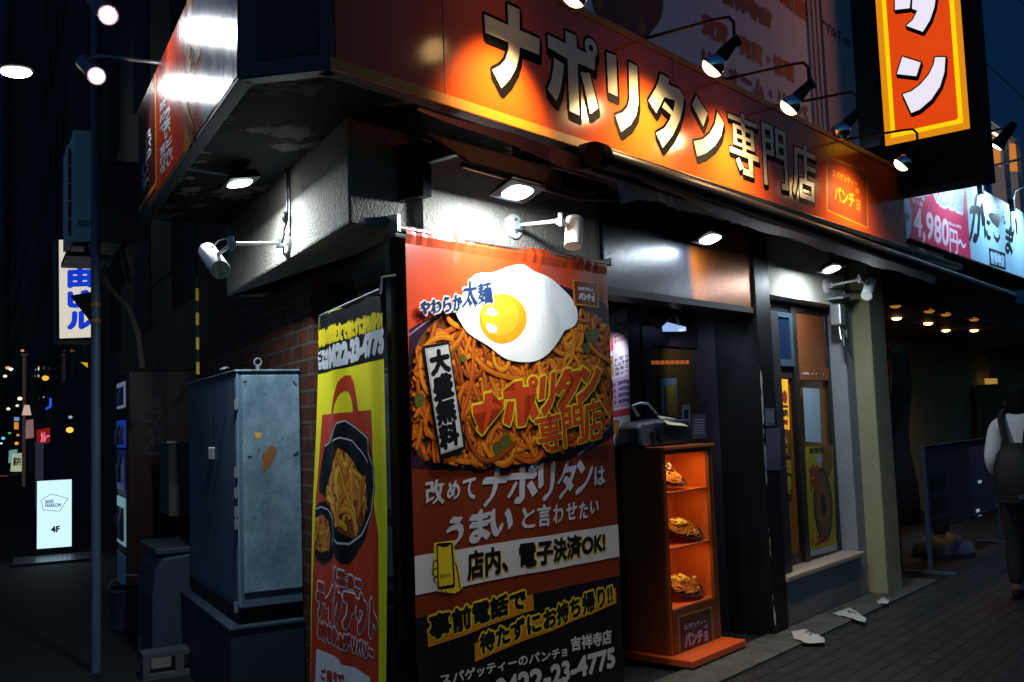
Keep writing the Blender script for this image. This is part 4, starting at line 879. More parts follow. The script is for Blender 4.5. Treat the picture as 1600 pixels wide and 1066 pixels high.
# ================================================================== billboards above the sign
BBW = .12
u0, _ = FR.px(1289, 200, BBW)
bb = thing('billboard', FR.to((5.5, BBW, 3.5)), 'large pale grey property billboard with red and navy writing above the orange sign', 'billboard')
b = MB(FR); b.box(3.0, u0, .03, BBW, TOP+.02, 6.4); b.build('panel', M('pale_board', (.80, .84, .92), .5, var=.12), bb)
b = MB(FR)
for x in (1268, 1275, 1282): u, _ = FR.px(x, 150, BBW); b.box(u, u+.05, BBW+.001, BBW+.012, TOP+.02, 6.4)
b.build('edge_strip', M('pinkish_strip', (.42, .36, .40), .5), bb)
b = MB(FR); W_ = BBW+.002
b.ppoly(smoothp([(922, -60), (925, 5), (930, 20), (935, 32), (952, 40), (1012, 64), (1014, 54), (1030, 36), (1037, 15), (1036, -60)], 1), W_, 0)
for cx, cy, rx, ry in ((935, 2, 7, 18), (1003, 40, 5, 16), (968, 12, 2, 5), (970, 42, 2.5, 6)): b.ppoly([(cx+rx*math.cos(2*PI*i/20), cy+ry*math.sin(2*PI*i/20)) for i in range(20)], W_+.0008, 1)
b.build('dark_shape', [M('navy_print', (.008, .010, .028), .5), M('dull_gold_print', (.18, .11, .012), .5)], bb, closed=False)
b = MB(FR)
b.text('吉祥寺店', [(1128, -25), (1205, 20), (1204, 43), (1128, 0)], W_, .018, 0); b.text('不動産', [(1195, -45), (1261, 6), (1261, 34), (1195, -17)], W_, .014, 1); b.text('賃貸・売買・管理', [(1098, 21), (1240, 103), (1240, 128), (1098, 50)], W_, .014, 1); b.text('リフォーム・リノベ', [(1098, 78), (1262, 168), (1262, 190), (1098, 104)], W_, .014, 2)
b.build('lettering', [M('ink_dark', (.03, .025, .03), .5), M('ink_red', (.38, .025, .02), .5), M('ink_violet', (.035, .022, .09), .5)], bb, closed=False)
b2_ = thing('narrow_billboard', FR.to((7.7, .05, 3.5)), 'narrow pale billboard with video app writing beside the larger property billboard', 'billboard')
b = MB(FR); x0, _ = FR.px(1291, 120, .05); x1, _ = FR.px(1336, 120, .05); b.box(x0, x1, .01, .05, TOP+.03, 6.2); b.build('panel', M('pale_board_dim', (.50, .44, .52), .5, var=.2), b2_)
b = MB(FR); b.text('TikTok', [(1290, 36), (1330, 60), (1330, 75), (1290, 50)], .052, .004); b.ppoly([(1280.5, 22), (1283, 23), (1284, 30), (1289, 34), (1289, 38), (1284, 35), (1283.5, 50), (1280, 54), (1277, 50), (1277.5, 44), (1281, 43)], .052); b.build('lettering', M('ink_plum', (.03, .015, .02), .5), b2_, closed=False)

# ================================================================== vertical lightbox
UX = 7.9
FS = Frame(FR.to((UX, 0, 0)), nR, -dR)
lbx = thing('vertical_lightbox', FR.to((UX+.15, .7, 2.95)), 'projecting orange vertical lightbox with yellow border and white katakana, above the neighbour sign', 'sign')
def FSp(x, y, w_=.003): return FS.px(x, y, w_)
ws, zs = zip(*[FSp(x, y) for x, y in ((1382, 226), (1365, 2), (1515, 204), (1502, 20))])
wa, wb_ = .375, 1.02; zb_ = (zs[0]+zs[2])/2
zbx = FS.px(1411, 299, 0)[1]
b = MB(FR); b.box(UX+.001, UX+.30, wa-.03, wb_+.08, zbx, 6.6); b.build('box', M('matt_black_box', (.008, .008, .009), .8, spec=.15), lbx, bevel=.004)
def E(n, c, s=1.0): return M(n, (.02, .02, .02), .35, var=0, emit=c, es=s)
b = MB(FS); b.poly([(wa, zb_), (wb_, zb_), (wb_, 6.5), (wa, 6.5)], .003, 0); b.poly([(wa+.05, zb_+.055), (wb_-.045, zb_+.055), (wb_-.045, 6.5), (wa+.05, 6.5)], .0036, 1)
pts = [(wa+.085, 6.5), (wa+.085, zb_+.11)]+[(wa+.105-.02*math.cos(a), zb_+.11-.02*math.sin(a)) for a in (.5, 1.0, 1.4)]+[(wb_-.10+.02*math.sin(a), zb_+.11-.02*math.cos(a)) for a in (.2, .7, 1.2)]+[(wb_-.08, zb_+.11), (wb_-.08, 6.5)]
b.poly(pts, .0042, 2); b.build('lit_panel', [E('lit_amber', '#E08A10', 1.0), E('lit_yellow', '#FFD400', 1.0), E('lit_orange', '#E04408', 1.0)], lbx, closed=False)
z7 = zc(1280, 0, .2252)
GS = [z7([(525, -60), (640, -60), (628, 58), (527, 70)]), z7([(650, -60), (815, -60), (800, 50), (770, 140), (720, 222), (605, 180), (650, 140), (682, 75), (645, 62)]), z7([(578, 395), (705, 435), (675, 530), (540, 515)]), z7([(805, 398), (876, 398), (870, 500), (840, 600), (780, 690), (700, 760), (640, 785), (580, 655), (640, 635), (700, 590), (760, 520), (795, 450)])]
ps = gl_polys([[FS.px(x, y, .005) for x, y in p] for p in GS])
b = MB(FS); b.marks(ps, .005, .012, 0, extra=((0, 0), (.004, -.014), (.006, -.026)), n=10); b.marks(ps, .008, 0, 1); b.build('lettering', [m_blk, E('lit_white', '#EDE6F5', 1.0)], lbx, closed=False)

# ================================================================== neighbour's pink and white sign
NW = .40
nsu0 = FR.px(1411, 340, NW)[0]; nsb = FR.px(1512, 340, NW)[0]; zt_ = FR.px(1512, 283, NW)[1]; zb2 = FR.px(1513, 405, NW)[1]
ns = thing('neighbour_sign', FR.to((10, NW, zb2)), 'pink and white restaurant sign with price and black brush writing', 'sign')
nsu0 = max(nsu0, SE+.03)
b = MB(FR); b.box(nsu0-.02, 13.2, .02, NW, zb2, zt_); b.build('sign_box', m_edge, ns)
def G2(name, ca, cb, z0, z1, rough=.35):
    m = M(name, ca, rough, var=.08); return m
b = MB(FR); b.box(nsu0, nsb, NW, NW+.002, zb2+.01, zt_-.01); b.build('pink_panel', M('pink_film', (.62, .045, .13), .3, var=.1, scale=2), ns)
b = MB(FR); b.box(nsb+.004, 13.15, NW, NW+.002, zb2+.01, zt_-.01); b.build('white_panel', M('bluish_white_film', (.34, .64, .88), .3, var=.05), ns)
W_ = NW+.003; s8 = zc(1400, 270, .1595)
b = MB(FR); b.ppoly(s8([(66, 195), (100, 210), (130, 280), (150, 370), (155, 480), (145, 580), (122, 645), (100, 655)]), W_, 0)
b.text('4,980', s8([(175, 335), (515, 470), (515, 760), (175, 645)]), W_, .010, 1); b.text('円', s8([(525, 545), (600, 580), (605, 795), (528, 775)]), W_, .006, 1); b.text('〜', s8([(608, 650), (682, 690), (682, 740), (608, 715)]), W_, .010, 1); b.text('お一人様', s8([(165, 245), (260, 290), (260, 335), (165, 290)]), W_, .003, 1); b.text('(税込5,478円)', s8([(510, 475), (640, 520), (640, 555), (510, 515)]), W_, .002, 1)
b.text('食べ放題', s8([(150, 10), (660, 165), (650, 390), (160, 200)]), W_+.0006, .035, 1); b.text('食べ放題', s8([(150, 10), (660, 165), (650, 390), (160, 200)]), W_+.0014, .010, 0)
b.text('分', s8([(92, 385), (132, 405), (132, 475), (92, 455)]), W_+.0008, .006, 2)
b.build('price_lettering', [M('ink_pale_blue', (.30, .50, .78), .4), M('ink_pale_pink', (.78, .62, .78), .4), M('ink_plum_dark', (.12, .015, .04), .4)], ns, closed=False)
b = MB(FR)
for ch, q, r in (('か', [(735, 220), (868, 250), (858, 690), (720, 650)], .030), ('に', [(858, 430), (925, 470), (925, 670), (870, 630)], .016), ('ん', [(1030, 370), (1080, 390), (1080, 510), (1030, 480)], .014), ('ま', [(1075, 520), (1150, 560), (1140, 820), (1072, 770)], .016), ('い', [(1120, 400), (1190, 450), (1185, 640), (1125, 640)], .018)): b.text(ch, s8(q), W_, 0, 0, nib=(r*1.2, r*.9))
b.ppoly(s8([(905, 400), (940, 392), (985, 405), (1012, 425), (1018, 480), (1000, 540), (985, 535), (940, 490), (912, 440)]), W_, 0); b.ppoly(s8([(952, 575), (975, 630), (1000, 640), (1022, 590), (1018, 650), (1000, 690), (980, 680), (960, 630)]), W_, 0)
for x in (985, 1000): b.ppoly(s8([(x, 320), (x+6, 318), (x+14, 350), (x+8, 352)]), W_, 0)
b.ppoly(s8([(910, 735), (1070, 790), (1075, 955), (918, 905)]), W_, 0); b.text('吉祥寺店', s8([(925, 765), (1060, 815), (1062, 925), (930, 880)]), W_+.001, .010, 1)
b.build('brush_lettering', [M('ink_black', (.006, .008, .014), .4), M('ink_sky', (.35, .6, .85), .4)], ns, closed=False)
# its lamps
def clip_lamp(u, label, e):
    t = thing('clip_lamp', FR.to((u, NW, zt_)), label, 'lamp', 'clip lamps on the neighbour sign')
    b = MB(FR); b.box(u-.03, u+.03, NW-.02, NW+.05, zt_-.08, zt_+.05); b.build('clamp', m_black, t, bevel=.006)
    b = MB(FR); b.tube([(u, NW+.03, zt_+.04), (u, NW+.06, zt_+.14), (u+.06, NW+.16, zt_+.20), (u+.2, NW+.42, zt_+.25), (u+.22, NW+.55, zt_+.26)], .013, 8); b.build('arm', m_galv, t, smooth=True)
    o_ = V((u+.22, NW+.58, zt_+.25)); ax = V((-.15, -.62, -.75)).normalized()
    b = MB(FR); b.lathe(o_, ax, [(-.05, .03), (0, .04), (.12, .05), (.2, .075), (.2, .066)], 18); hd = b.build('head', m_black, t, smooth=True)
    b = MB(FR); b.lathe(o_, ax, [(.19, .066), (.2, .05), (.205, 0)], 18); b.build('lens', m_spotl, hd, smooth=True)
    c = o_+ax*.23; lamp('clip_light', 'SPOT', FR.to(c), FR.to(c+V((-.1, -.6, -.5))), e, (.62, .82, 1), t, size=.04, spot=120, blend=.7)
    return t
clip_lamp(FR.px(1543, 300, NW)[0]-.35, 'lit clip lamp whose head shows right of the black lightbox', 75)
clip_lamp(FR.px(1578, 320, NW)[0], 'lit clip lamp at the right edge over the brush writing', 75)
clip_lamp(9.15, 'lit clip lamp over the pink price panel, partly behind the black box', 60)

# lit window of the blue building
wi = MB(FR); ww0 = FR.px(1536, 200, -.03)[0]; ww1 = FR.px(1593, 250, -.03)[0]
wz1 = FR.px(1560, 195, -.03)[1]; wz0 = zt_+.02
wnd = thing('lit_upper_window', FR.to(((ww0+ww1)/2, -.03, wz0)), 'warm lit upstairs window with bright tube in the blue building', 'window')
b = MB(FR); b.box(ww0, ww0+.08, -.06, .0, wz0, wz1); b.box(ww1-.08, ww1, -.06, .0, wz0, wz1); b.box(ww0+.08, ww1-.08, -.06, 0, wz1-.06, wz1); um_ = FR.px(1571, 240, -.03)[0]; b.box(um_-.03, um_+.03, -.06, 0, wz0, wz1-.06); b.build('frame', m_bfr, wnd)
b = MB(FR); b.quad((ww0+.08, -.048, wz0), (ww1-.08, -.048, wz0), (ww1-.08, -.048, wz1-.06), (ww0+.08, -.048, wz1-.06)); b.build('room_wall', M('window_grey', (.1, .09, .1), .6, var=.4, scale=2, emit=(.16, .12, .11), es=.5), wnd, closed=False)
b = MB(FR)
b.ppoly([(1539, 206), (1563, 222), (1564, 262), (1542, 250)], -.046, 0); b.ppoly([(1577, 224), (1590, 226), (1592, 268), (1578, 268)], -.046, 0); b.build('curtain', M('amber_curtain', (.3, .1, .02), .7, var=.4, stretch=(8, 8, .3), emit=(1, .33, .05), es=.55), wnd, closed=False)
b = MB(FR); a0 = FR.px(1534, 196, -.042); a1 = FR.px(1571, 220, -.042); b.tube([(a0[0], -.042, a0[1]), (a1[0], -.042, a1[1])], .018, 8); b.build('tube_light', M('tube_emit', (1, .8, .6), .4, var=0, emit=(1, .6, .36), es=2.5), wnd)

# ================================================================== food showcase in the doorway
CW = -.12
cu0 = 5.085; cu1 = 5.685; cz1 = 1.31
m_case = M('case_orange_lacquer', (.42, .085, .012), .3, var=.12, scale=4)
m_cased = M('case_side_lacquer', (.40, .085, .015), .35, var=.15, scale=4)
m_inner = M('case_inner', (.60, .12, .015), .45, var=.06)
sc = thing('food_showcase', FR.to((5.38, -.27, 0)), 'tall narrow orange display case with lit shelves of sample plates in the doorway', 'display case')
D0 = -.43
b = MB(FR); b.box(cu0, cu0+.02, D0, CW, .075, cz1-.02); b.box(cu1-.02, cu1, D0, CW, .075, cz1-.02); b.box(cu0+.02, cu1-.02, D0, D0+.015, .075, cz1-.02); b.build('side_panel', m_cased, sc, bevel=.003)
b = MB(FR); b.box(cu0-.015, cu1+.01, D0-.005, CW+.02, cz1-.019, cz1); b.build('top', m_cased, sc, bevel=.003)
b = MB(FR); gx0, gx1 = FR.px(1038, 740, CW)[0]+.012, cu1-.06
zg0 = FR.px(1049, 955, CW)[1]; zg1 = FR.px(1036, 707, CW)[1]-.015
b.box(cu0+.02, gx0, CW-.02, CW+.004, .075, cz1-.02); b.box(gx1, cu1-.02, CW-.02, CW+.004, .075, cz1-.02); b.box(gx0, gx1, CW-.02, CW+.004, .075, zg0); b.box(gx0, gx1, CW-.02, CW+.004, zg1, cz1-.02); b.build('front_frame', M('case_front_brown', (.15, .036, .008), .35, var=.2), sc, bevel=.002)
b = MB(FR); b.quad((gx0-.004, CW-.010, zg0-.003), (gx1+.004, CW-.010, zg0-.003), (gx1+.004, CW-.010, zg1+.003), (gx0-.004, CW-.010, zg1+.003)); b.build('glass', m_clear, sc, closed=False)
zs1 = FR.px(1040, 771, CW)[1]; zs2 = FR.px(1045, 860, CW)[1]
b = MB(FR); b.box(cu0+.021, cu1-.021, D0+.016, D0+.02, zg0, cz1-.025); b.box(cu0+.0205, cu0+.0235, D0+.02, CW-.021, zg0, cz1-.025); b.box(cu1-.0235, cu1-.0205, D0+.02, CW-.021, zg0, cz1-.025); b.build('lining', m_inner, sc)
for z in (zs1, zs2, zg0):
    b = MB(FR); b.box(cu0+.024, cu1-.024, D0+.021, CW-.022, z-.012, z); b.build('shelf', m_inner, sc, bevel=.002)
b = MB(FR); b.box(gx0+.03, gx1-.03, CW-.05, CW-.03, cz1-.04, cz1-.025); b.build('case_lamp', M('warm_strip', (1, .7, .4), .4, var=0, emit=(1, .55, .2), es=2), sc)
b = MB(FR); b.box(cu0-.05, cu1+.02, D0, .045, .03, .073); b.build('base', M('base_red', (.62, .09, .014), .4, var=.15), sc, bevel=.006)
b = MB(FR); b.box(cu0, cu1, D0+.02, -.02, 0, .03); b.build('foot', m_black, sc)
lamp('case_light', 'AREA', FR.to(((gx0+gx1)/2, CW-.06, cz1-.06)), FR.to(((gx0+gx1)/2, CW-.20, .3)), 1.3, (1, .58, .22), sc, size=.4, sy=.03)
lamp('case_light', 'AREA', FR.to(((gx0+gx1)/2, CW-.05, zs1-.02)), FR.to(((gx0+gx1)/2, CW-.18, .3)), .75, (1, .58, .22), sc, size=.4, sy=.03)
lamp('case_light', 'AREA', FR.to(((gx0+gx1)/2, CW-.05, zs2-.02)), FR.to(((gx0+gx1)/2, CW-.18, .2)), .75, (1, .58, .22), sc, size=.4, sy=.03)
lqx = [(1059, 963), (1112, 947), (1116, 1017), (1062, 1039)]
FCs = Frame(FR.o, FR.ux, FR.n)
b = MB(FCs); W_ = CW+.005
b.ppoly(lqx, W_, 0); qq = [V(FCs.px(x, y, W_)) for x, y in lqx]; c_ = sum(qq, V((0, 0)))/4
for k in range(4):
    i_ = [p+(c_-p).normalized()*.02 for p in qq]; b.poly([qq[k], qq[(k+1) % 4], i_[(k+1) % 4], i_[k]], W_+.0005, 1)
b.text('スパゲッティー', [(1069, 977), (1103, 966), (1103, 974), (1069, 985)], W_+.0005, .002, 2); b.text('の', [(1101, 977), (1106, 975), (1106, 981), (1101, 983)], W_+.0005, .001, 2); b.text('パンチョ', [(1070, 991), (1105, 981), (1106, 1000), (1071, 1012)], W_+.0005, .005, 2)
b.build('name_plate', [M('plate_brown', (.05, .014, .010), .4), M('plate_gold', (.30, .15, .02), .4), M('plate_lilac', (.36, .30, .48), .4)], sc, closed=False)
# plates of sample food
m_dish = M('dark_oval_dish', (.03, .022, .02), .25); m_past = M('pasta_food', (.48, .18, .02), .5, var=.4, scale=60, bump=.5); m_eggf = M('egg_food', (.88, .66, .12), .4, var=.25, scale=30); m_sauce = M('dark_sauce', (.16, .05, .012), .25, var=.5, scale=40)
def plate(px, z, kind, label):
    u, _ = FR.px(*px, CW-.12); c = V((u, CW-.14, z))
    t = thing('food_plate', FR.to(c), label, 'food sample', 'sample plates in the display case')
    b = MB(FR); n_ = 24
    ax = 1.0
    for (h0, r0), (h1, r1) in zip([(0.002, .05), (.004, .09), (.02, .13), (.024, .132), (.012, .085)], [(.004, .09), (.02, .13), (.024, .132), (.012, .085), (.008, .0)]):
        for i in range(n_):
            a0, a1 = 2*PI*i/n_, 2*PI*(i+1)/n_; P = lambda a, h, r: (c.x+r*math.cos(a), c.y+r*.7*math.sin(a)+h*0, c.z+h+ (r*.7*-math.sin(a)+.09)*.55)
            b.quad(P(a0, h0, r0), P(a1, h0, r0), P(a1, h1, r1), P(a0, h1, r1))
    b.build('dish', m_dish, t, smooth=True)
    rnd = random.Random(int(px[0]*7+z*100)); b = MB(FR); 
    for i in range(60):
        a = rnd.uniform(0, 6.28); r = .095*math.sqrt(rnd.random()); pts = []
        for j in range(6):
            a += rnd.uniform(.2, .6); rr_ = r*rnd.uniform(.8, 1.15)+.01; yy = rr_*.7*math.sin(a)
            pts.append((c.x+rr_*math.cos(a), c.y+yy, c.z+.02+(.09-yy)*.55+.035*(1-(rr_/.11)**2)+rnd.uniform(0, .012)))
        b.tube(pts, .0045, 5, caps=False)
    b.build('pasta', [m_past], t, smooth=True)
    b = MB(FR)
    if kind == 1:
        b.ball((c.x-.035, c.y+.0, c.z+.105), .055, .045, .022, 16, 8)
        for i in range(14): b.ball((c.x-.03+rnd.gauss(0, .03), c.y+rnd.gauss(0, .02), c.z+.115+rnd.gauss(0, .006)), .014, .012, .010, 6, 4)
        b.build('egg_topping', m_eggf, t, smooth=True)
    elif kind == 2:
        for i in range(26): b.ball((c.x-.02+rnd.gauss(0, .03), c.y+rnd.gauss(0, .022), c.z+.11+rnd.gauss(0, .008)), .014, .012, .012, 6, 4)
        b.build('egg_topping', m_eggf, t, smooth=True)
    else:
        for i in range(16): b.ball((c.x-.01+rnd.gauss(0, .03), c.y+rnd.gauss(0, .02), c.z+.115+rnd.gauss(0, .02)), .018, .015, .014, 6, 4)
        b.build('topping', m_sauce, t, smooth=True)
    return t
PLS = [plate((1046, 762), zs1, 3, 'dark pasta sample on the top lit shelf of the display case')]
PLS.append(plate((1071, 838), zs2, 1, 'pasta sample with pale egg on the middle shelf of the display case'))
PLS.append(plate((1073, 925), zg0, 2, 'yellow egg topped pasta sample on the lowest shelf, above the name plate'))
for _p in PLS: _p.scale = (1.22, 1.22, 1.15)

# radio with raised handle on the showcase
m_rad = M('radio_silver', (.085, .082, .10), .35, metal=.3, var=.1); m_radd = M('radio_dark', (.012, .020, .026), .35, var=.2)
rw = -.30; r0u, r0z = FR.px(984, 694, rw); r1u, _ = FR.px(1062, 692, rw)
rz = cz1+.002; rh = .17
rd = thing('radio', FR.to(((r0u+r1u)/2, rw, rz)), 'silver and black portable radio with raised handle on the display case', 'radio')
b = MB(FR)
cs = [(r0u+.02, rz), (r1u-.01, rz), (r1u, rz+.03), (r1u, rz+rh*.8), (r1u-.03, rz+rh*.93), ((r0u+r1u)/2, rz+rh), (r0u+.05, rz+rh*.9), (r0u, rz+rh*.7), (r0u, rz+.03)]
b.extr(cs, rw-.09, rw+.07); b.build('body', m_rad, rd, bevel=.02)
b = MB(FR); b.extr([(r0u+.15, rz+.01), (r1u-.005, rz+.01), (r1u+.004, rz+.03), (r1u+.004, rz+rh*.78), (r1u-.03, rz+rh*.9), (r0u+.17, rz+rh*.88), (r0u+.12, rz+rh*.5)], rw+.07, rw+.085); b.build('front', m_radd, rd, bevel=.008)
b = MB(FR); cx = r0u+.24; b.lathe((cx, rw+.086, rz+rh*.47), (0, 1, 0), [(0, .062), (.008, .062), (.010, .055), (.004, .045), (.002, .012), (.006, 0)], 24); b.build('speaker', m_black, rd, smooth=True)
b = MB(FR); hq = [FR.px(x, y, rw) for x, y in ((1001, 650), (992, 634), (1003, 630), (1016, 631), (1030, 647))]; b.tube([(a, rw-.02, c) for a, c in hq], .010, 10); b.build('handle', M('radio_handle', (.55, .56, .6), .3, metal=.5), rd, smooth=True)
# open card
oc = [(1027, 649), (1056, 654), (1075, 666), (1044, 663)]
b = MB(FR); p_ = [V((*FR.px(x, y, w_), w_)) for (x, y), w_ in zip(oc, (-.30, -.30, -.18, -.18))]; p_ = [V((q.x, q.z, q.y)) for q in p_]; nrm = V((0, .1, .004)); 
b.hull8(p_, [q-V((0, .004, .006)) for q in p_]); cd_ = b.build('open_card', M('cream_card', (.62, .58, .36), .6, var=.06), None)
tag(cd_, 'cream card reading open leaning over the silver radio', 'sign')
b = MB(FR); vs, fs = raw_text('open'); A_, B_, C_, D_ = p_
def onq(a, c): x = a*.66+.2; y = c*.42+.3; pt = (D_*(1-x)+C_*x)*(1-y)+(A_*(1-x)+B_*x)*y; return pt+V((0, .0012, .0016))
for dx, dy in ((0, 0), (.012, 0), (-.012, 0), (0, .03), (0, -.03)): b.add([onq(a+dx, c+dy)+V((0, abs(dx)*.005+dy*.004+.0002, .0002)) for a, c in vs], fs)
b.build('lettering', M('pencil_ink', (.06, .06, .05), .6), cd_, closed=False)

# posters by the door
m_pap = M('white_paper', (.66, .64, .68), .55, var=.05); m_papd = M('dim_paper', (.28, .30, .36), .55, var=.2)
def sheet(fr, pxs, w_, name, label, cat, mats, fill, group=None, th=.002):
    b = MB(fr); q = [fr.px(x, y, w_) for x, y in pxs]; b.extr(q, w_-th, w_, 0); fill(b, w_+.0004, q)
    o = b.build(name, mats, None, closed=False); tag(o, label, cat, group); return o
m_pinkp = M('menu_red', (.62, .03, .05), .5); m_foodp = M('menu_food', (.50, .22, .03), .5, var=.5, scale=30); m_inkp = M('menu_ink', (.10, .05, .16), .5); m_lil = M('menu_lilac', (.50, .38, .60), .5)
def menu_fill(b, w_, q):
    def U(a, c): return (lerp(lerp(q[0], q[3], c), lerp(q[1], q[2], c), a))
    def R_(a0, a1, c0, c1, mi, k=0): b.poly([U(a0, c0), U(a1, c0), U(a1, c1), U(a0, c1)], w_+k*EPS, mi)
    R_(.0, .42, .12, .28, 1); R_(0, .4, .32, .48, 2); R_(0, 1, .50, .72, 4); R_(0, 1, .74, .79, 1); R_(0, .55, .81, .92, 2)
    rnd = random.Random(1)
    for i, (t, c, mi) in enumerate((('スパゲッティ', .10, 3), ('大盛・無料', .135, 3), ('ナポリタン', .17, 1), ('ミートソース', .21, 1), ('トマト', .35, 3), ('しょうゆ', .385, 3), ('たらこ', .42, 3), ('カレー', .455, 3))):
        b.text(t, [U(.46, c), U(.98, c), U(.98, c+.024), U(.46, c+.024)], w_+.0004, .002, mi, pxq=False)
    for i, t in enumerate(('300g', '400g', '500g', '600g')):
        c = .53+.045*i; b.text(t, [U(.56, c), U(.98, c), U(.98, c+.03), U(.56, c+.03)], w_+.0004, .003, 3, pxq=False); b.ppoly([], w_) if False else None
        cc = U(.42, c+.015); b.poly([(cc[0]+.012*math.cos(a*.785), cc[1]+.012*math.sin(a*.785)) for a in range(8)], w_+.0004, 1)
sheet(FR, [(940, 500), (980, 478), (986, 694), (945, 697)], -.40, 'menu_poster', 'bright narrow menu poster with gram sizes between banner and doorway', 'poster', [m_pap, m_pinkp, m_foodp, m_inkp, m_lil], menu_fill)
lamp_u, lamp_z = FR.px(975, 470, -.28)
# door poster and cards (behind the glass front)
m_dim1 = M('poster_pale_border', (.22, .28, .36), .5, var=.3, scale=60)
def dp_fill(b, w_, q):
    U = lambda a, c: lerp(lerp(q[0], q[3], c), lerp(q[1], q[2], c), a)
    b.poly([U(.2, .2), U(.95, .17), U(.95, .98), U(.2, .98)], w_, 1); b.poly([U(.3, .2), U(.85, .19), U(.8, .5), U(.36, .5)], w_+.0004, 2); cc = U(.57, .72)
    b.poly([(cc[0]+.06*math.cos(a*.52), cc[1]+.07*math.sin(a*.52)) for a in range(12)], w_+.0008, 3)
    b.text('ナポリタン', [U(.32, .3), U(.84, .28), U(.8, .4), U(.35, .42)], w_+.0012, .003, 3, pxq=False)
sheet(FR, [(1032, 592), (1057, 591), (1058, 652), (1034, 652)], -.455, 'door_poster', 'small framed yellow pasta poster on the dark door glass', 'poster', [m_dim1, M('poster_green_gold', (.14, .12, .01), .5, var=.6, scale=30), M('poster_gold', (.50, .34, .02), .5, var=.3), m_foodp], dp_fill)
def card_fill(b, w_, q):
    U = lambda a, c: lerp(lerp(q[0], q[3], c), lerp(q[1], q[2], c), a)
    b.poly([U(.2, .15), U(.8, .15), U(.8, .4), U(.2, .4)], w_, 1); b.poly([U(.25, .65), U(.75, .65), U(.75, .88), U(.25, .88)], w_, 1)
sheet(FR, [(1066, 633), (1078, 632), (1079, 687), (1067, 688)], -.34, 'menu_card', 'slim pale card standing behind the radio on the display case', 'card', [m_dim1, m_radd], card_fill)
def lines_fill(b, w_, q):
    U = lambda a, c: lerp(lerp(q[0], q[3], c), lerp(q[1], q[2], c), a)
    for i in range(6): b.poly([U(.12, .2+i*.11), U(.85, .2+i*.11), U(.85, .25+i*.11), U(.12, .25+i*.11)], w_, 1)
sheet(FR, [(1081, 648), (1103, 647), (1104, 685), (1082, 686)], -.33, 'notice_card', 'small grey notice card right of the slim card on the display case', 'card', [M('acrylic_grey', (.12, .11, .13), .2, var=.3), m_papd], lines_fill)

# track light in the door recess
tl = thing('track_light', FR.to((5.6, -.3, 2.2)), 'black double track spotlight with white lit panel above the door', 'spotlight')
def rp(x, y, w_): a = FR.px(x, y, w_); return V((a[0], w_, a[1]))
b = MB(FR); h0, h1 = rp(1050, 486, -.25), rp(1026, 503, -.22); b.lathe(h0, h1-h0, [(0, .035), ((h1-h0).length*.98, .045), ((h1-h0).length, .04)], 16); b.build('head', m_black, tl, smooth=True)
lamp('track_spot', 'SPOT', FR.to(V((5.62, -.24, 2.06))), FR.to(V((6.35, -.42, 1.55))), 5, (.55, .75, 1), tl, size=.03, spot=100, blend=.9)
lamp('track_spot', 'SPOT', FR.to(h1+V((-.03, 0, -.02))), FR.to(V((4.95, -.40, 1.75))), 9, (.85, .85, 1), tl, size=.03, spot=70, blend=.8)
b = MB(FR); h0, h1 = rp(1058, 484, -.25), rp(1070, 504, -.22); b.lathe(h0, h1-h0, [(0, .035), ((h1-h0).length*.98, .045), ((h1-h0).length, .04)], 16); b.build('head', m_black, tl, smooth=True)
b = MB(FR); b.tube([rp(1054, 470, -.25), rp(1054, 488, -.25)], .015, 8); b.build('stem', m_black, tl)
b = MB(FR); q = [rp(1040, 503, -.30), rp(1072, 511, -.30), rp(1072, 517, -.30), rp(1042, 517, -.30)]; b.hull8(q, [p+V((.03, -.05, 0)) for p in q]); b.build('lit_panel', M('panel_glow', (.5, .55, .65), .4, var=0, emit=(.35, .5, .9), es=.9), tl)

# window posters
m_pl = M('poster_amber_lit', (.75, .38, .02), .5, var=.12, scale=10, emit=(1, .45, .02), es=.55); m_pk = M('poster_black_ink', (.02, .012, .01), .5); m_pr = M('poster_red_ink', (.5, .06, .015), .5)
def amber_fill(b, w_, q):
    U = lambda a, c: lerp(lerp(q[0], q[3], c), lerp(q[1], q[2], c), a)
    b.poly([U(.1, .53), U(.9, .52), U(.9, .57), U(.1, .58)], w_, 1)
    cc = U(.7, .36)
    b.poly([(cc[0]+.045*math.cos(a*.52), cc[1]+.05*math.sin(a*.52)) for a in range(12)], w_, 2)
    b.text('無料', [U(.4, .62), U(.9, .61), U(.9, .74), U(.4, .75)], w_, .004, 1, pxq=False); b.poly([U(.2, .82), U(.85, .81), U(.85, .91), U(.2, .92)], w_, 2)
    for k in range(3):
        p0 = U(.2, .1+.1*k)
        for i in range(6): b.poly([(p0[0]+.022*math.cos(a)*(1+.0)+.01*i, p0[1]+.03*math.sin(a)-.012*i) for a in (i*.9, i*.9+.5, i*.9+.7)], w_+i*EPS, 1)
WP = WW+.012
sheet(FR, [(1211, 592), (1231, 593), (1234, 672), (1214, 668)], WP, 'window_poster', 'glowing amber poster in the narrow left shop window', 'poster', [m_pl, m_pk, m_pr], amber_fill, th=.003)
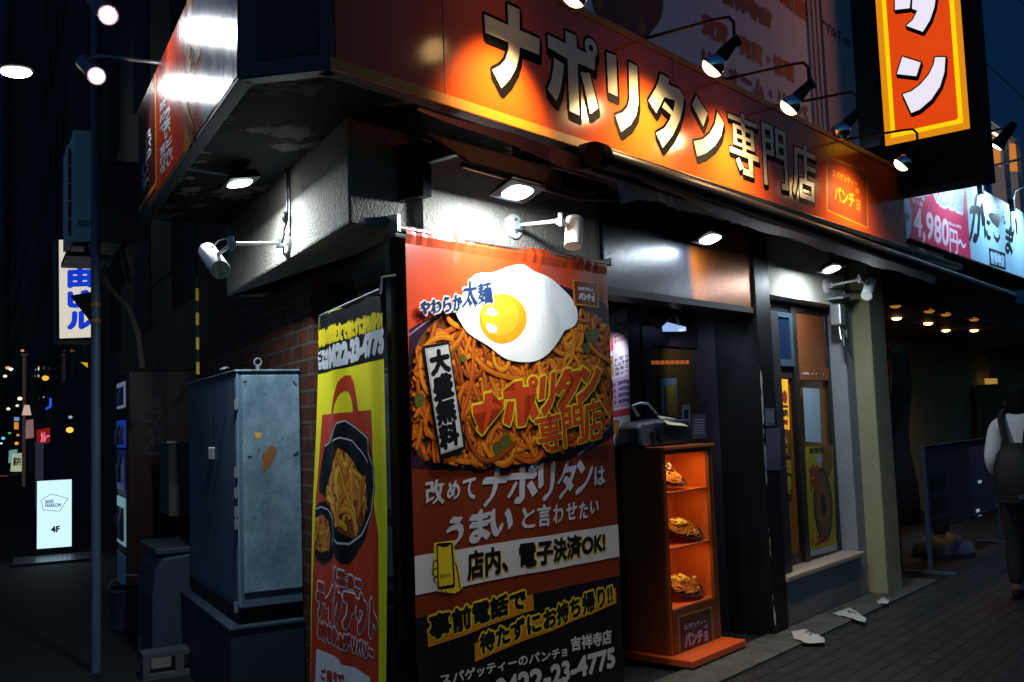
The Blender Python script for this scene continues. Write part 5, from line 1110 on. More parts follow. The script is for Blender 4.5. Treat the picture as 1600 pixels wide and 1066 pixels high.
def f3_fill(b, w_, q):
    U = lambda a, c: lerp(lerp(q[0], q[3], c), lerp(q[1], q[2], c), a)
    b.poly([U(.05, .0), U(.95, 0), U(.95, .35), U(.05, .32)], w_, 2); cc = U(.6, .2); b.poly([(cc[0]+.05*math.cos(a*.52), cc[1]+.06*math.sin(a*.52)) for a in range(12)], w_+.0004, 1); b.text('20', [U(.4, .17), U(.8, .17), U(.8, .24), U(.4, .24)], w_+.0008, .004, 0, pxq=False)
    b.text('ヂョ', [U(.05, .36), U(.95, .36), U(.95, .58), U(.05, .58)], w_, .010, 1, pxq=False); b.text('108', [U(.05, .64), U(.95, .64), U(.95, .82), U(.05, .82)], w_, .010, 1, pxq=False)
    b.poly([U(.05, .87), U(.9, .84), U(.9, .88), U(.05, .92)], w_, 1)
sheet(FR, [(1213, 672), (1235, 676), (1237, 785), (1216, 783)], WP, 'window_poster', 'dark poster with yellow numbers low in the left shop window', 'poster', [M('poster_brown_black', (.03, .014, .008), .5), M('poster_yellow_ink', (.45, .34, .01), .5), M('poster_rust', (.22, .07, .015), .5, var=.3)], f3_fill)
def pale_fill(b, w_, q): pass
sheet(FR, [(1255, 606), (1280, 608), (1283, 692), (1259, 690)], WP, 'paper_sheet', 'plain pale blue paper sheet behind the right window pane', 'paper', [M('pale_blue_paper', (.36, .48, .58), .5, var=.15, scale=3, emit=(.3, .5, .7), es=.03)], pale_fill)
def yel_fill(b, w_, q):
    U = lambda a, c: lerp(lerp(q[0], q[3], c), lerp(q[1], q[2], c), a)
    b.poly([U(.3, .08), U(.7, .08), U(.6, .15), U(.5, .17), U(.4, .15)], w_, 3); b.text('新登場', [U(.15, .02), U(.65, .01), U(.65, .06), U(.15, .07)], w_, .003, 2, pxq=False)
    for i, ch in enumerate('台湾'): b.text(ch, [U(.10, .18+i*.12), U(.48, .17+i*.12), U(.48, .27+i*.12), U(.10, .28+i*.12)], w_+.0006, .008, 1, pxq=False)
    b.poly([U(.6, .0), U(.95, .0), U(.98, .2), U(.7, .35), U(.55, .3)], w_, 4)
    cc = U(.55, .55)
    for r, mi, k in ((.17, 2, 0), (.15, 5, 1), (.11, 4, 2), (.05, 2, 3)): b.poly([(cc[0]+r*1.05*math.cos(a*.26), cc[1]+r*1.7*math.sin(a*.26)) for a in range(24)], w_+.0004+k*.0003, mi)
    b.text('1,280', [U(.08, .84), U(.7, .82), U(.7, .90), U(.08, .92)], w_+.0006, .006, 1, pxq=False); b.poly([U(0, .955), U(1, .94), U(1, .99), U(0, 1)], w_, 3)
sheet(FR, [(1258, 698), (1301, 696), (1308, 860), (1266, 870)], WP, 'window_poster', 'yellow noodle bowl poster in the lower right shop window', 'poster', [M('poster_olive_yellow', (.38, .30, .015), .5, var=.2), M('poster_dkred', (.25, .03, .012), .5), m_pk, M('poster_blue_white', (.30, .36, .45), .5), M('poster_food_brown', (.20, .08, .02), .5, var=.6, scale=40), M('poster_umber', (.10, .07, .03), .5)], yel_fill)
for (pxs, lab) in (([(1195, 637), (1210, 638), (1211, 665), (1196, 666)], 'grey paper notice taped to the black pillar'), ([(1197, 670), (1219, 668), (1220, 735), (1198, 735)], 'clear plastic sleeve taped under the notice on the black pillar')):
    sheet(FR, pxs, .034, 'notice_sheet', lab, 'paper', [M('dim_notice', (.09, .09, .13), .3, var=.5, scale=20), m_papd], lines_fill if 'notice taped' in lab else pale_fill)

# cameras, boxes and pipes by the window
jb = thing('wall_junction_box', FR.to((7.5, .03, 2.2)), 'weathered grey cable box with hanging wires under the white spotlight by the window', 'cable box')
ju, jz = FR.px(1300, 492, .0)
b = MB(FR); b.box(ju-.05, ju+.06, -.0, .09, jz-.09, jz+.08); b.build('box', m_galv, jb, bevel=.012)
b = MB(FR); b.extr([(ju-.08, jz+.11), (ju+.14, jz+.15), (ju+.14, jz+.17), (ju-.08, jz+.13)], 0, .13); b.build('cover', m_plast2, jb, bevel=.004)
b = MB(FR); b.tube([(ju, .05, jz-.08), (ju-.02, .07, jz-.2), (ju+.05, .06, jz-.27), (ju+.10, .04, jz-.15), (ju+.2, .03, jz-.05)], .008, 8); b.tube([(ju+.02, .05, jz-.08), (ju+.07, .08, jz-.18), (ju+.2, .03, jz+.0), (ju+.22, .02, jz+.3), (ju+.22, .02, 2.6)], .008, 8); b.build('wire', m_galv, jb, smooth=True)
pu, _ = FR.px(1347, 600, .02); yz = FR.px(1345, 510, .02)[1]
pipe = thing('wall_conduit', FR.to((pu, .02, .2)), 'thin grey conduit with coiled cable running down the pillar beside the cream wall', 'pipe')
pb, pzb = FR.px(1368, 862, .02)
b = MB(FR); b.tube([(pu-.02, .015, 2.7), (pu, .015, 1.9), (pu+.0, .015, pzb+.1)], .012, 10); b.build('tube', M('conduit_grey', (.33, .33, .33), .5), pipe, smooth=True)
b = MB(FR); b.box(pu-.04, pu+.04, .0, .07, pzb-.03, pzb+.1); b.build('outlet_box', m_galv, pipe, bevel=.008)
b = MB(FR); b.box(pu-.05, pu+.06, 0, .08, 2.05, 2.2); b.build('joint_box', m_galv, pipe, bevel=.01)
b = MB(FR); rnd = random.Random(6); b.tube([(pu+.02+.05*math.cos(i*.7)*rnd.uniform(.7, 1.1), .06+.015*math.sin(i*1.1), 1.99+.06*math.sin(i*.7)*rnd.uniform(.7, 1.1)) for i in range(34)], .007, 6); b.build('cable_coil', m_blackm, pipe, smooth=True)
# litter on the step
def litter(pxs, label):
    rnd = random.Random(len(label)); P = [ground_px(x, y, .024) for x, y in pxs]; c = sum(P, V((0, 0, 0)))/len(P); n_ = 28; R = 5
    def rim(k):
        f = k/n_*len(P); i = int(f) % len(P); t = f-int(f); return P[i]*(1-t)+P[(i+1) % len(P)]*t
    vs = [(c.x, c.y, .05)]; fs = []
    for r in range(1, R+1):
        for k in range(n_):
            q = c+(rim(k)-c)*(r/R*rnd.uniform(.93, 1.03)); vs.append((q.x, q.y, .027+(.02+rnd.uniform(0, .022))*(1-r/R)+rnd.uniform(0, .010)))
    for k in range(n_): fs.append((0, 1+k, 1+(k+1) % n_))
    for r in range(R-1):
        for k in range(n_): fs.append((1+r*n_+k, 1+r*n_+(k+1) % n_, 1+(r+1)*n_+(k+1) % n_, 1+(r+1)*n_+k))
    b = MB(FW); b.add(vs, fs); o = b.build('paper_litter', M('litter_paper', (.42, .44, .45), .7, var=.3, scale=12), None, closed=False, smooth=True, auto=False); tag(o, label, 'paper'); return o
litter([(1236, 987), (1258, 985), (1272, 995), (1288, 998), (1290, 1006), (1262, 1007), (1240, 999)], 'crumpled white paper with print at the near end of the tiled step')
litter([(1300, 960), (1328, 951), (1354, 968), (1352, 975), (1330, 968)], 'folded white paper lying mid way along the tiled step')
litter([(1370, 941), (1380, 937), (1390, 940), (1388, 945), (1372, 945)], 'small scrap of paper on the step by the cream pillar')

# ================================================================== steel cabinet against the side wall
cab = thing('electrical_cabinet', FL.to((2.1, .18, .52)), 'weathered blue grey steel cabinet with peeled brown sticker beside the brick pier', 'cabinet')
T0, T1, CZ0, CZ1 = 1.435, 2.82, .565, 1.828
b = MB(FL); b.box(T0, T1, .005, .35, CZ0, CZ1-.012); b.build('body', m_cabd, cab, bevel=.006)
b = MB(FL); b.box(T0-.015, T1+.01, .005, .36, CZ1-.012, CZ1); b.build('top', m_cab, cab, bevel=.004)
FK = Frame(FL.to((T0, 0, 0)), -nL, -dL)
def kx(x, y): return FK.px(x, y, 0)
k0 = kx(378, 700)[0]; k1 = -.008
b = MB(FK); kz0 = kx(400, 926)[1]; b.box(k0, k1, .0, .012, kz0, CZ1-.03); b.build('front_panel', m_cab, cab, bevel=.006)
b = MB(FK); b.box(-.35, k0-.018, 0, .008, CZ0+.01, CZ1-.02); b.build('corner_strip', m_cab, cab, bevel=.003)
for y in (632, 738, 770, 800, 818, 948):
    z = kx(368, y)[1]; u = kx(367.5, y)[0]
    b = MB(FK); b.box(u-.009, u+.010, .006, .022, z-.024, z+.024); b.tube([(u, .02, z-.03), (u, .02, z+.03)], .006, 8); b.build('hinge', m_galv, cab)
b = MB(FK); p0 = kx(405, 573); b.tube([(p0[0], -.03, CZ1), (p0[0], -.03, CZ1+.025)], .012, 10); b.tube([(p0[0]+.02*math.cos(a*.393), -.03, CZ1+.043+.02*math.sin(a*.393)) for a in range(17)], .0045, 6); b.build('eye_bolt', m_galv, cab, smooth=True)
p0 = kx(353, 572); b = MB(FK); b.tube([(p0[0]+.02*math.cos(a*.52), -.04+.012*math.sin(a*.9), CZ1+.008+.006*math.sin(a*.7)) for a in range(12)], .005, 6); b.build('wire_loop', m_galv, cab, smooth=True)
b = MB(FL)
for (t_, z) in ((2.0, 1.38), (2.08, 1.38)): b.box(t_, t_+.018, .35, .372, z-.04, z+.03)
b.build('door_latch', m_galv, cab, bevel=.003)
b = MB(FL); b.box(T0+.01, 2.10, .3495, .354, CZ0+.03, CZ1-.04); b.box(2.104, T1-.01, .3495, .354, CZ0+.03, CZ1-.04); b.build('side_doors', m_cabd, cab, bevel=.002)
b = MB(FK)
st = zc(260, 500, .2626)
b.ppoly(st([(620, 748), (640, 752), (655, 770), (656, 795), (640, 830), (625, 860), (605, 888), (592, 890), (585, 908), (574, 905), (570, 875), (575, 850), (568, 820), (568, 795), (595, 785), (605, 760)]), .0128, 0)
b.ppoly(st([(525, 671), (568, 671), (566, 690), (556, 704), (540, 706), (528, 695)]), .0128, 1)
for q in ([(455, 363), (480, 361), (481, 375), (466, 378), (455, 374)], [(463, 385), (474, 384), (470, 405)], [(748, 360), (762, 365), (775, 385), (778, 400), (766, 392), (752, 372)], [(484, 809), (508, 808), (508, 822), (484, 823)], [(752, 798), (772, 794), (775, 782), (788, 784), (788, 806), (756, 814)]): b.ppoly(st(q), .0129, 2)
b.build('old_sticker', [M('peeled_glue', (.21, .075, .012), .7, var=.3, scale=30), M('amber_sticker', (.62, .30, .03), .5, var=.4, scale=60), M('tape_dark', (.02, .03, .04), .6)], cab, closed=False)
pl = thing('cabinet_plinth', FL.to((2.1, .2, 0)), 'dark stained steel plinth box under the blue grey cabinet', 'plinth')
b = MB(FL); b.box(T0-.02, T1+.1, .005, .40, 0, .46); b.build('body', M('plinth_steel', (.014, .026, .042), .5, var=.45, scale=5), pl, bevel=.008)
b = MB(FL); b.box(T0-.03, T1+.1, .005, .41, .462, .48); b.build('lid', M('plinth_lid', (.03, .05, .075), .5), pl, bevel=.004)
b = MB(FL); b.box(T0+.05, T1, .02, .33, .48, .56); b.build('spacer', m_black, pl)

# ================================================================== steel pole in front, boxes and cables
pp = ground_px(150, 1050)
pole = thing('utility_pole', pp, 'slim grey steel pole with two orange bands at the left pavement', 'pole')
b = MB(FW); b.tube([pp, pp+V((0, 0, 7))], .031, 16); b.build('post', m_pole, pole, smooth=True)
for y in (490, 514):
    z = CH+(687-5-y)*pp.length/1520*.985
    b = MB(FW); b.tube([V((pp.x, pp.y, z-.012)), V((pp.x, pp.y, z+.012))], .034, 16); b.build('orange_band', M('band_orange', (.55, .22, .02), .5), pole, smooth=True)
z = CH+(682-500)*pp.length/1520
b = MB(FW); b.hull8([pp+V((-.02, -.0, z-.10)), pp+V((-.012, -.0, z-.10)), pp+V((-.012, .03, z-.1)), pp+V((-.02, .03, z-.1))], [pp+V((-.17, 0, z+.10)), pp+V((-.02, 0, z+.12)), pp+V((-.02, .03, z+.12)), pp+V((-.17, .03, z+.1))]); b.build('bracket_plate', m_black, pole)
def flbox(name, px, dep, dt, dw, dz, mat, label, cat, bevel=.01, extra=None, group=None):
    c = FL.loc(at(*px, dep)); t = thing(name, FL.to((c[0], c[1], c[2]-dz/2)), label, cat, group)
    b = MB(FL); b.box(c[0]-dt/2, c[0]+dt/2, c[1]-dw/2, c[1]+dw/2, c[2]-dz/2, c[2]+dz/2); b.build('body', mat, t, bevel=bevel)
    if extra: extra(t, c, dt, dw, dz)
    return t
def tr_x(t, c, dt, dw, dz):
    b = MB(FL); b.box(c[0]-dt/2-.01, c[0]+dt/2+.01, c[1]-dw/2-.01, c[1]+dw/2+.01, c[2]+dz/2, c[2]+dz/2+.02); b.build('lid', m_blackm, t, bevel=.004)
    for k in (-.15, .15): b = MB(FL); b.tube([(c[0]+k, c[1], c[2]-dz/2), (c[0]+k, c[1]-.05, c[2]-dz/2-.25)], .015, 8); b.build('cable_gland', m_black, t, smooth=True)
flbox('switch_box', (186, 330), 7.0, .5, .30, .56, M('dark_brown_steel', (.020, .014, .012), .45, var=.3), 'dark brown switch box high behind the steel pole', 'electric box', extra=tr_x)
m_ac = M('ac_grey', (.70, .73, .72), .5, var=.08)
def ac_x(t, c, dt, dw, dz):
    b = MB(FL); b.box(c[0]-dt/2+.05, c[0]+dt/2-.02, c[1]+dw/2, c[1]+dw/2+.045, c[2]-dz/2+.0, c[2]+dz/2-.12); g = b.build('grille', m_ac, t, bevel=.006)
    b = MB(FL)
    for i in range(5): b.box(c[0]-dt/2+.046, c[0]-dt/2+.052, c[1]+dw/2+.012, c[1]+dw/2+.034, c[2]-dz/2+.06+i*.155, c[2]-dz/2+.20+i*.155)
    b.build('slot', m_black, g)
    b = MB(FL); b.box(c[0]-dt/2-.012, c[0]-dt/2+.2, c[1]-dw/2+.01, c[1]+dw/2-.005, c[2]-dz/2-.0, c[2]-dz/2+.2); cv = b.build('valve_cover', m_ac, t, bevel=.006)
    b = MB(FL)
    for i in range(5): b.box(c[0]-dt/2-.0135, c[0]-dt/2-.0115, c[1]-.04, c[1]+.05, c[2]-dz/2+.14+i*.011, c[2]-dz/2+.145+i*.011)
    b.build('vent_slot', m_black, cv)
    b = MB(FL); b.box(c[0]-dt/2-.1, c[0]+dt/2, c[1]-dw/2-.1, c[1]+dw/2+.06, c[2]-dz/2-.14, c[2]-dz/2-.10); b.box(c[0]-dt/2-.05, c[0]-dt/2, c[1]-.05, c[1], c[2]-dz/2-.10, c[2]-dz/2); b.build('bracket', m_black, t)
    b = MB(FL); b.tube([(c[0]-dt/2-.02, c[1]-.03, c[2]-dz/2), (c[0]-dt/2-.06, c[1]-.06, c[2]-dz/2-.08), (c[0]-dt/2-.06, c[1]-.2, c[2]-dz/2-.2)], .022, 10); b.build('pipe', M('pipe_lagging', (.38, .30, .22), .8), t, smooth=True)
flbox('outdoor_unit', (127, 302), 8.6, .55, .17, .98, m_ac, 'tall grey air conditioner unit on a wall bracket behind the pole', 'air conditioner', extra=ac_x)
# building name lightbox
c = FL.loc(at(117, 452, 10.5)); bs = thing('building_sign', FL.to(c), 'white lightbox with blue katakana building name behind the pole', 'sign')
b = MB(FL); b.box(c[0], c[0]+.45, c[1]-.24, c[1]+.19, c[2]-.56, c[2]+.54); b.build('box', M('sign_grey_metal', (.05, .06, .07), .5), bs, bevel=.01)
FT = Frame(FL.to((c[0], 0, 0)), -nL, -dL)
b = MB(FT); q = [FT.px(x, y, .002) for x, y in ((92, 375), (146, 373), (146, 527), (93, 529))]; b.poly(q, .002); b.build('lit_face', E('lit_cream', '#D8CFC0', 1.0), bs, closed=False)
b = MB(FT); m_lblue = E('lit_blue_letters', '#1238C8', 1.0)
for ch, q in (('自', [(107, 385), (142, 384), (142, 410), (107, 411)]), ('由', [(108, 418), (142, 417), (142, 447), (108, 448)]), ('ビ', [(108, 456), (138, 455), (138, 478), (108, 479)]), ('ル', [(107, 489), (142, 488), (142, 512), (107, 513)])): b.text(ch, q, .004, .018)
b.build('lettering', m_lblue, bs, closed=False)
# striped pipe cover and cables
c0_ = at(309, 585, 5.9); c1_ = at(308, 430, 5.9)
sp = thing('striped_wire_cover', V((c0_.x, c0_.y, c0_.z)), 'thin yellow and black striped wire cover rising above the steel cabinet', 'wire cover')
for i in range(8):
    z0 = c0_.z+i*(c1_.z-c0_.z)/8; b = MB(FW); b.tube([V((c0_.x, c0_.y, z0)), V((c0_.x, c0_.y, z0+(c1_.z-c0_.z)/8))], .011, 8); b.build('stripe', [M('stripe_yellow', (.48, .30, .02), .6), m_black][i % 2], sp, smooth=True)
for pts, r, mt, lab in (([(155, 425), (175, 455), (200, 480), (215, 520), (222, 575)], .02, M('old_lagging', (.10, .075, .05), .8), 'thick brown lagged cable sagging below the switch box'),
                   ([(225, 470), (240, 500), (242, 540), (248, 575)], .010, m_blackm, 'black cable looping down the dark side wall'),
                   ([(210, 470), (260, 430), (310, 400), (345, 372)], .010, m_blackm, 'black cable stretched up towards the hanging white spotlight'),
                   ([(330, 480), (326, 500), (318, 515), (300, 540)], .007, m_blackm, 'thin loose wire above the steel cabinet')):
    b = MB(FW); b.tube([at(x, y, 6.6) for x, y in pts], r, 8); tag(b.build('cable', mt, None, smooth=True), lab, 'cable')
b = MB(FL); t0 = FL.px(452, 250, .225); zz = FL.px(452, 372, .225)
b.tube([(t0[0], .235, SOF), (t0[0], .24, 2.52), (t0[0]+.02, .25, 2.47), (t0[0]-.01, .26, 2.44), (t0[0]+.03, .26, 2.41)], .006, 8); b.tube([(t0[0]-.03, .235, SOF), (t0[0]-.03, .235, 2.43)], .005, 8); b.ball((t0[0]+.005, .25, 2.53), .015, .015, .03); tag(b.build('cable', m_blackm, None, smooth=True), 'black cable dropping from the soffit to the side wall spotlight', 'cable')

# vending machine and small boxes along the side wall
VT0, VT1, VW = 4.40, 5.02, .55
vm = thing('vending_machine', FL.to((4.9, .2, 0)), 'dark red drinks vending machine with blue lit front and white script on its side', 'vending machine')
b = MB(FL); b.box(VT0, VT1, -.12, VW, .06, 2.02); b.build('body', M('vending_red', (.045, .003, .003), .4, var=.15), vm, bevel=.02)
b = MB(FL); b.box(VT0+.02, VT1-.02, -.1, VW-.03, 0, .06); b.build('foot', m_black, vm)
def vpan(z0, z1, col, es, nm, t0=VT0+.06, t1=VT1-.06): b = MB(FL); b.box(t0, t1, VW, VW+.012, z0, z1); return b.build(nm, E('vending_%s_%d' % (nm, int(z0*100)), col, es), vm, bevel=.004)
vpan(1.72, 1.93, '#9AA8D8', .3, 'display_window'); vpan(1.40, 1.62, '#1440B0', .55, 'display_window'); vpan(1.06, 1.38, '#0A2058', .5, 'display_window'); vpan(.62, 1.0, '#A8E0F0', .28, 'lit_panel'); vpan(.30, .55, '#1A3C58', .3, 'lower_panel')
for r_, (z0, h_) in enumerate(((1.74, .15), (1.42, .16), (1.12, .2), (.66, .26))):
    for i in range(5):
        b = MB(FL); tt = VT0+.11+i*.10; b.lathe((tt, VW+.014, z0), (0, 0, 1), [(0, .02), (h_*.65, .022), (h_*.8, .010), (h_, .009)], 8); b.build('sample_bottle', [M('bottle_navy', (.02, .03, .09), .3), M('bottle_red', (.25, .02, .02), .3), M('bottle_pale', (.3, .4, .5), .3)][(i+r_) % 3], vm, smooth=True)
FV = Frame(FL.to((VT0, 0, 0)), -nL, -dL)
b = MB(FV); b.text('Coca-Cola', [(226, 712), (216, 624), (252, 618), (258, 708)], .002, .006); m_scr = M('script_white', (.10, .07, .075), .5); b.build('script_lettering', m_scr, vm, closed=False)
def box_x(t, c, dt, dw, dz): b = MB(FL); b.box(c[0]-dt/2-.01, c[0]+dt/2+.01, c[1]-dw/2-.01, c[1]+dw/2+.01, c[2]+dz/2, c[2]+dz/2+.02); b.build('lid', m_galv, t, bevel=.004)
flbox('meter_box', (281, 748), 7.2, .4, .22, .52, M('beige_box', (.09, .085, .065), .7, var=.2), 'small beige meter box left of the steel cabinet', 'box', extra=box_x)
m_oc = M('condenser_blue_grey', (.022, .040, .058), .6, var=.25)
c = FL.loc(at(262, 930, 6.6)); oc_ = thing('condenser_unit', FL.to((c[0], c[1], .02)), 'low blue grey outdoor condenser unit on the ground behind the pole', 'air conditioner')
b = MB(FL); hw = .15; pr = [(c[1]-hw, .12), (c[1]+hw, .12), (c[1]+hw, .45), (c[1]+hw*.85, .62), (c[1]+hw*.55, .70), (c[1]-hw, .72)]
n_ = len(pr); b.add([(c[0]-.35, a, z) for a, z in pr]+[(c[0]+.35, a, z) for a, z in pr], [tuple(range(n_)), tuple(range(n_, 2*n_))]+[(i, (i+1) % n_, n_+(i+1) % n_, n_+i) for i in range(n_)]); b.build('casing', m_oc, oc_, bevel=.015)
b = MB(FL); b.box(c[0]-.36, c[0]+.36, c[1]-hw-.01, c[1]+hw-.02, .722, .76); b.build('cover', m_oc, oc_, bevel=.008)
b = MB(FL); b.box(c[0]-.3, c[0]-.2, c[1]-hw, c[1]+hw, 0, .12); b.build('foot', m_conc, oc_)
b = MB(FL); b.box(c[0]+.2, c[0]+.3, c[1]-hw, c[1]+hw, 0, .12); b.build('foot', m_conc, oc_)
g = ground_px(272, 1055); cg = FL.loc(g); cb = thing('concrete_block', g, 'hollow grey concrete block on the ground by the cabinet plinth', 'block')
b = MB(FL)
for w0, w1, z0, z1 in ((-.19, .19, 0, .03), (-.19, .19, .13, .16), (-.19, -.15, .03, .13), (-.05, .0, .03, .13), (.15, .19, .03, .13)): b.box(cg[0]-.06, cg[0]+.10, cg[1]+w0, cg[1]+w1, z0, z1)
b.build('block', M('dark_concrete', (.07, .075, .08), .9, var=.3), cb)
g = ground_px(203, 985); bk = thing('round_bucket', g, 'dull blue round bucket on the ground behind the pole', 'bucket')
b = MB(FW); b.lathe(g, (0, 0, 1), [(0, .10), (.02, .125), (.30, .155), (.31, .165), (.33, .165), (.33, .15), (.30, .14), (.05, .115), (.04, 0)], 24); b.build('pail', m_oc, bk, smooth=True)
b = MB(FW); b.tube([g+V((.165*math.cos(a*.2618), .0, .32+.10*math.sin(a*.2618))) for a in range(13)], .005, 6); b.build('handle', m_galv, bk, smooth=True)

# ================================================================== the street beyond: lit signs and lamps
def face_cam(p): d = CAM-p; d.z = 0; return d.normalized()
def board_frame(p): n_ = face_cam(p); return Frame(V((p.x, p.y, 0)), V((-n_.y, n_.x, 0)), n_)
g = ground_px(87, 868); FBM = board_frame(g)
bm_ = thing('lit_floor_sign', g, 'glowing white floor sign with pentagon drawing and 4F on the far pavement', 'sign')
q = [FBM.px(x, y, .06) for x, y in ((58, 752), (112, 749), (113, 856), (59, 858))]
u0, u1, z0, z1 = q[0][0], q[1][0], q[3][1], q[0][1]
b = MB(FBM); b.box(u0-.01, u1+.01, -.08, .055, z0-.01, z1+.01); b.build('box', m_black, bm_, bevel=.006)
b = MB(FBM)
zz_ = [z0, z0+.05*(z1-z0), z0+.95*(z1-z0), z1]
b.quad((u0, .057, z0), (u1, .057, z0), (u1, .057, z1), (u0, .057, z1)); b.build('lit_face', E('lit_cool_white', '#C8ECFC', 1.15), bm_, closed=False)
b = MB(FBM); b.box(u0-.03, u1+.03, -.12, .1, 0, .05); b.box(u0+.02, u1-.02, -.05, .03, .05, z0-.01); b.build('base', m_black, bm_, bevel=.006)
b = MB(FBM); pen = [(64, 782), (80, 772), (106, 779), (93, 799), (68, 797)]
for i in range(5): pline(b, [pen[i], pen[(i+1) % 5]], .006, .0585+i*EPS)
b.text('BEER', [(71, 782), (84, 781), (84, 786), (71, 787)], .0585, .001); b.text('MARROW', [(71, 788), (96, 786), (96, 792), (71, 793)], .0585, .001); b.text('4F', [(80, 823), (93, 822), (93, 831), (80, 832)], .0585, .005)
b.build('lettering', M('sign_teal_ink', (.03, .12, .16), .5), bm_, closed=False)
b = MB(FBM); b.box(u0-.25, u1+.25, .12, .9, .004, .03)
tag(b.build('step_plate', Mbrick('ribbed_plate', (.10, .13, .15), (.09, .12, .14), (.02, .02, .02), .05, 3, .008, .35, .6), None), 'ribbed metal step plate on the ground before the glowing floor sign', 'step plate')
lamp('sign_light', 'AREA', FBM.to(((u0+u1)/2, .10, (z0+z1)/2)), FBM.to(((u0+u1)/2, 1, .3)), 1.0, (.6, .88, 1), bm_, size=.4, sy=.8)
def far_board(name, px, dep, col, es, label, cat='sign', txt=None, thick=.1, group=None):
    xs = [p[0] for p in px]; ys = [p[1] for p in px]; c = at(sum(xs)/len(xs), max(ys), dep); f = board_frame(c); t = thing(name, c, label, cat, group)
    q = [f.px(x, y, thick) for x, y in px]; b = MB(f); b.extr(q, 0, thick-.004); b.build('box', m_black, t)
    b = MB(f); b.poly(q, thick); b.build('lit_face', E('far_%s' % col.strip('#'), col, es), t, closed=False)
    if txt:
        b = MB(f); b.text(txt[0], txt[1], thick+.004, .01); b.build('lettering', M('far_ink', (.05, .05, .04), .5) if len(txt) < 3 else E('far_ink_%s' % txt[2].strip('#'), txt[2], 1), t, closed=False)
    if min(ys) > 690 and max(ys) > 720:
        b = MB(f); b.box(min(p[0] for p in q), max(p[0] for p in q), -.2, thick+.05, 0, .06); b.build('foot', m_black, t)
    return t
far_board('lit_floor_sign', [(19, 709), (34, 708), (34, 737), (16, 737)], 43, '#A8B090', .9, 'tapered greenish lit floor sign far down the street', txt=('案内', [(21, 715), (32, 714), (32, 727), (20, 728)]))
far_board('lit_floor_sign', [(14, 704), (27, 702), (26, 722), (13, 724)], 52, '#6FA8A0', .7, 'pale teal lit floor sign just behind the tapered one')
far_board('hanging_sign', [(38, 633), (46, 633), (49, 649), (34, 649)], 30, '#D8B8A8', .8, 'cream flared lamp shade sign above the far pavement')
far_board('hanging_sign', [(41, 657), (52, 655), (53, 684), (39, 686)], 31, '#A07878', .6, 'dusty pink upright sign under the flared lamp')
far_board('hanging_sign', [(57, 672), (78, 668), (78, 692), (57, 694)], 22, '#8A1410', .8, 'red sign with pink writing over the far grey pillar', txt=('カレー', [(64, 676), (77, 673), (77, 690), (64, 691)], '#E06A80'))
far_board('hanging_sign', [(22, 660), (29, 660), (29, 671), (22, 671)], 45, '#D8902A', .9, 'small square yellow sign far down the street')
far_board('hanging_sign', [(22, 652), (30, 652), (30, 658), (22, 658)], 46, '#7AA8D8', .7, 'tiny blue sign on top of the square yellow one')
far_board('blue_neon', [(77, 622), (81, 623), (81, 636), (72, 641), (71, 638), (77, 634)], 20, '#2A58D8', .9, 'bent blue neon tube on the dark far wall', cat='neon')
far_board('yellow_panel', [(126, 566), (137, 567), (137, 575)], 12, '#D8A808', .9, 'small yellow triangular lit panel beside the pole', cat='sign')
far_board('red_curb_light', [(0, 743), (13, 743), (13, 747), (0, 747)], 38, '#803A38', .6, 'dim red strip on the roadway at the left edge', cat='light', thick=.02)
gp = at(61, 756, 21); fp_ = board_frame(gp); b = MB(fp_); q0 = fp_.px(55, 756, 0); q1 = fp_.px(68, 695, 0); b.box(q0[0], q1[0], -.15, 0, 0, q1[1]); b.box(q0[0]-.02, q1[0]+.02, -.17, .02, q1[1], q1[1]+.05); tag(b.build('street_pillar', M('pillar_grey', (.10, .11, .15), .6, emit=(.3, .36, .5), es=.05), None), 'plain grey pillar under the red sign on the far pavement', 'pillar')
def far_light(px, dep, r, col, es, label):
    c = at(*px, dep); t = thing('distant_lamp', c, label, 'lamp', 'lamps down the far street')
    b = MB(FW); b.ball(c, r, r, r*.8, 10, 6); b.build('globe', E('glow_%s' % col.strip('#'), col, es), t, smooth=True)
    b = MB(FW); b.tube([c+V((0, 0, r*.7)), c+V((0, 0, r*1.8)), c+V((r*3, 0, r*2.2))], r*.18, 6); b.build('bracket', m_black, t)
far_light((109, 672), 15, .055, '#FFB050', 1.6, 'round amber lamp glowing between the red sign and the pole'); far_light((71, 591), 18, .06, '#F0A838', 1.4, 'yellow wall lamp above the blue neon tube')
far_light((12, 575), 50, .11, '#E0A050', 1.2, 'amber street light high at the far left'); far_light((17, 577), 50, .1, '#E8F0FF', 1.6, 'white street light next to the high amber one'); far_light((8, 588), 52, .1, '#F0E0C0', 1.3, 'cream street light just below the high amber one')
far_light((31, 623), 40, .09, '#FFE8C8', 1.5, 'warm white lamp left of the flared lamp shade'); far_light((27, 634), 42, .07, '#E8D8C0', 1.2, 'smaller warm lamp below the one by the flared shade'); far_light((13, 639), 50, .09, '#FFE0C8', 1.3, 'lone cream lamp at the far left below the high lights')
far_light((15, 677), 60, .08, '#20D050', 1.2, 'green signal light far down the street'); far_light((5, 685), 62, .11, '#50C8E8', 1.3, 'cyan signal light at the left edge'); far_light((2, 693), 65, .08, '#D8E8FF', 1.2, 'white light under the cyan signal'); far_light((26, 693), 46, .09, '#E89030', 1.3, 'orange lamp above the tapered floor sign'); far_light((28, 680), 47, .07, '#D89030', 1.1, 'small orange lamp below the square yellow sign'); far_light((35, 548), 30, .05, '#C89060', 1.0, 'tan lamp on top of the thin far pole'); far_light((110, 652), 15, .03, '#A8B8D8', .8, 'tiny bluish lamp over the round amber lamp')
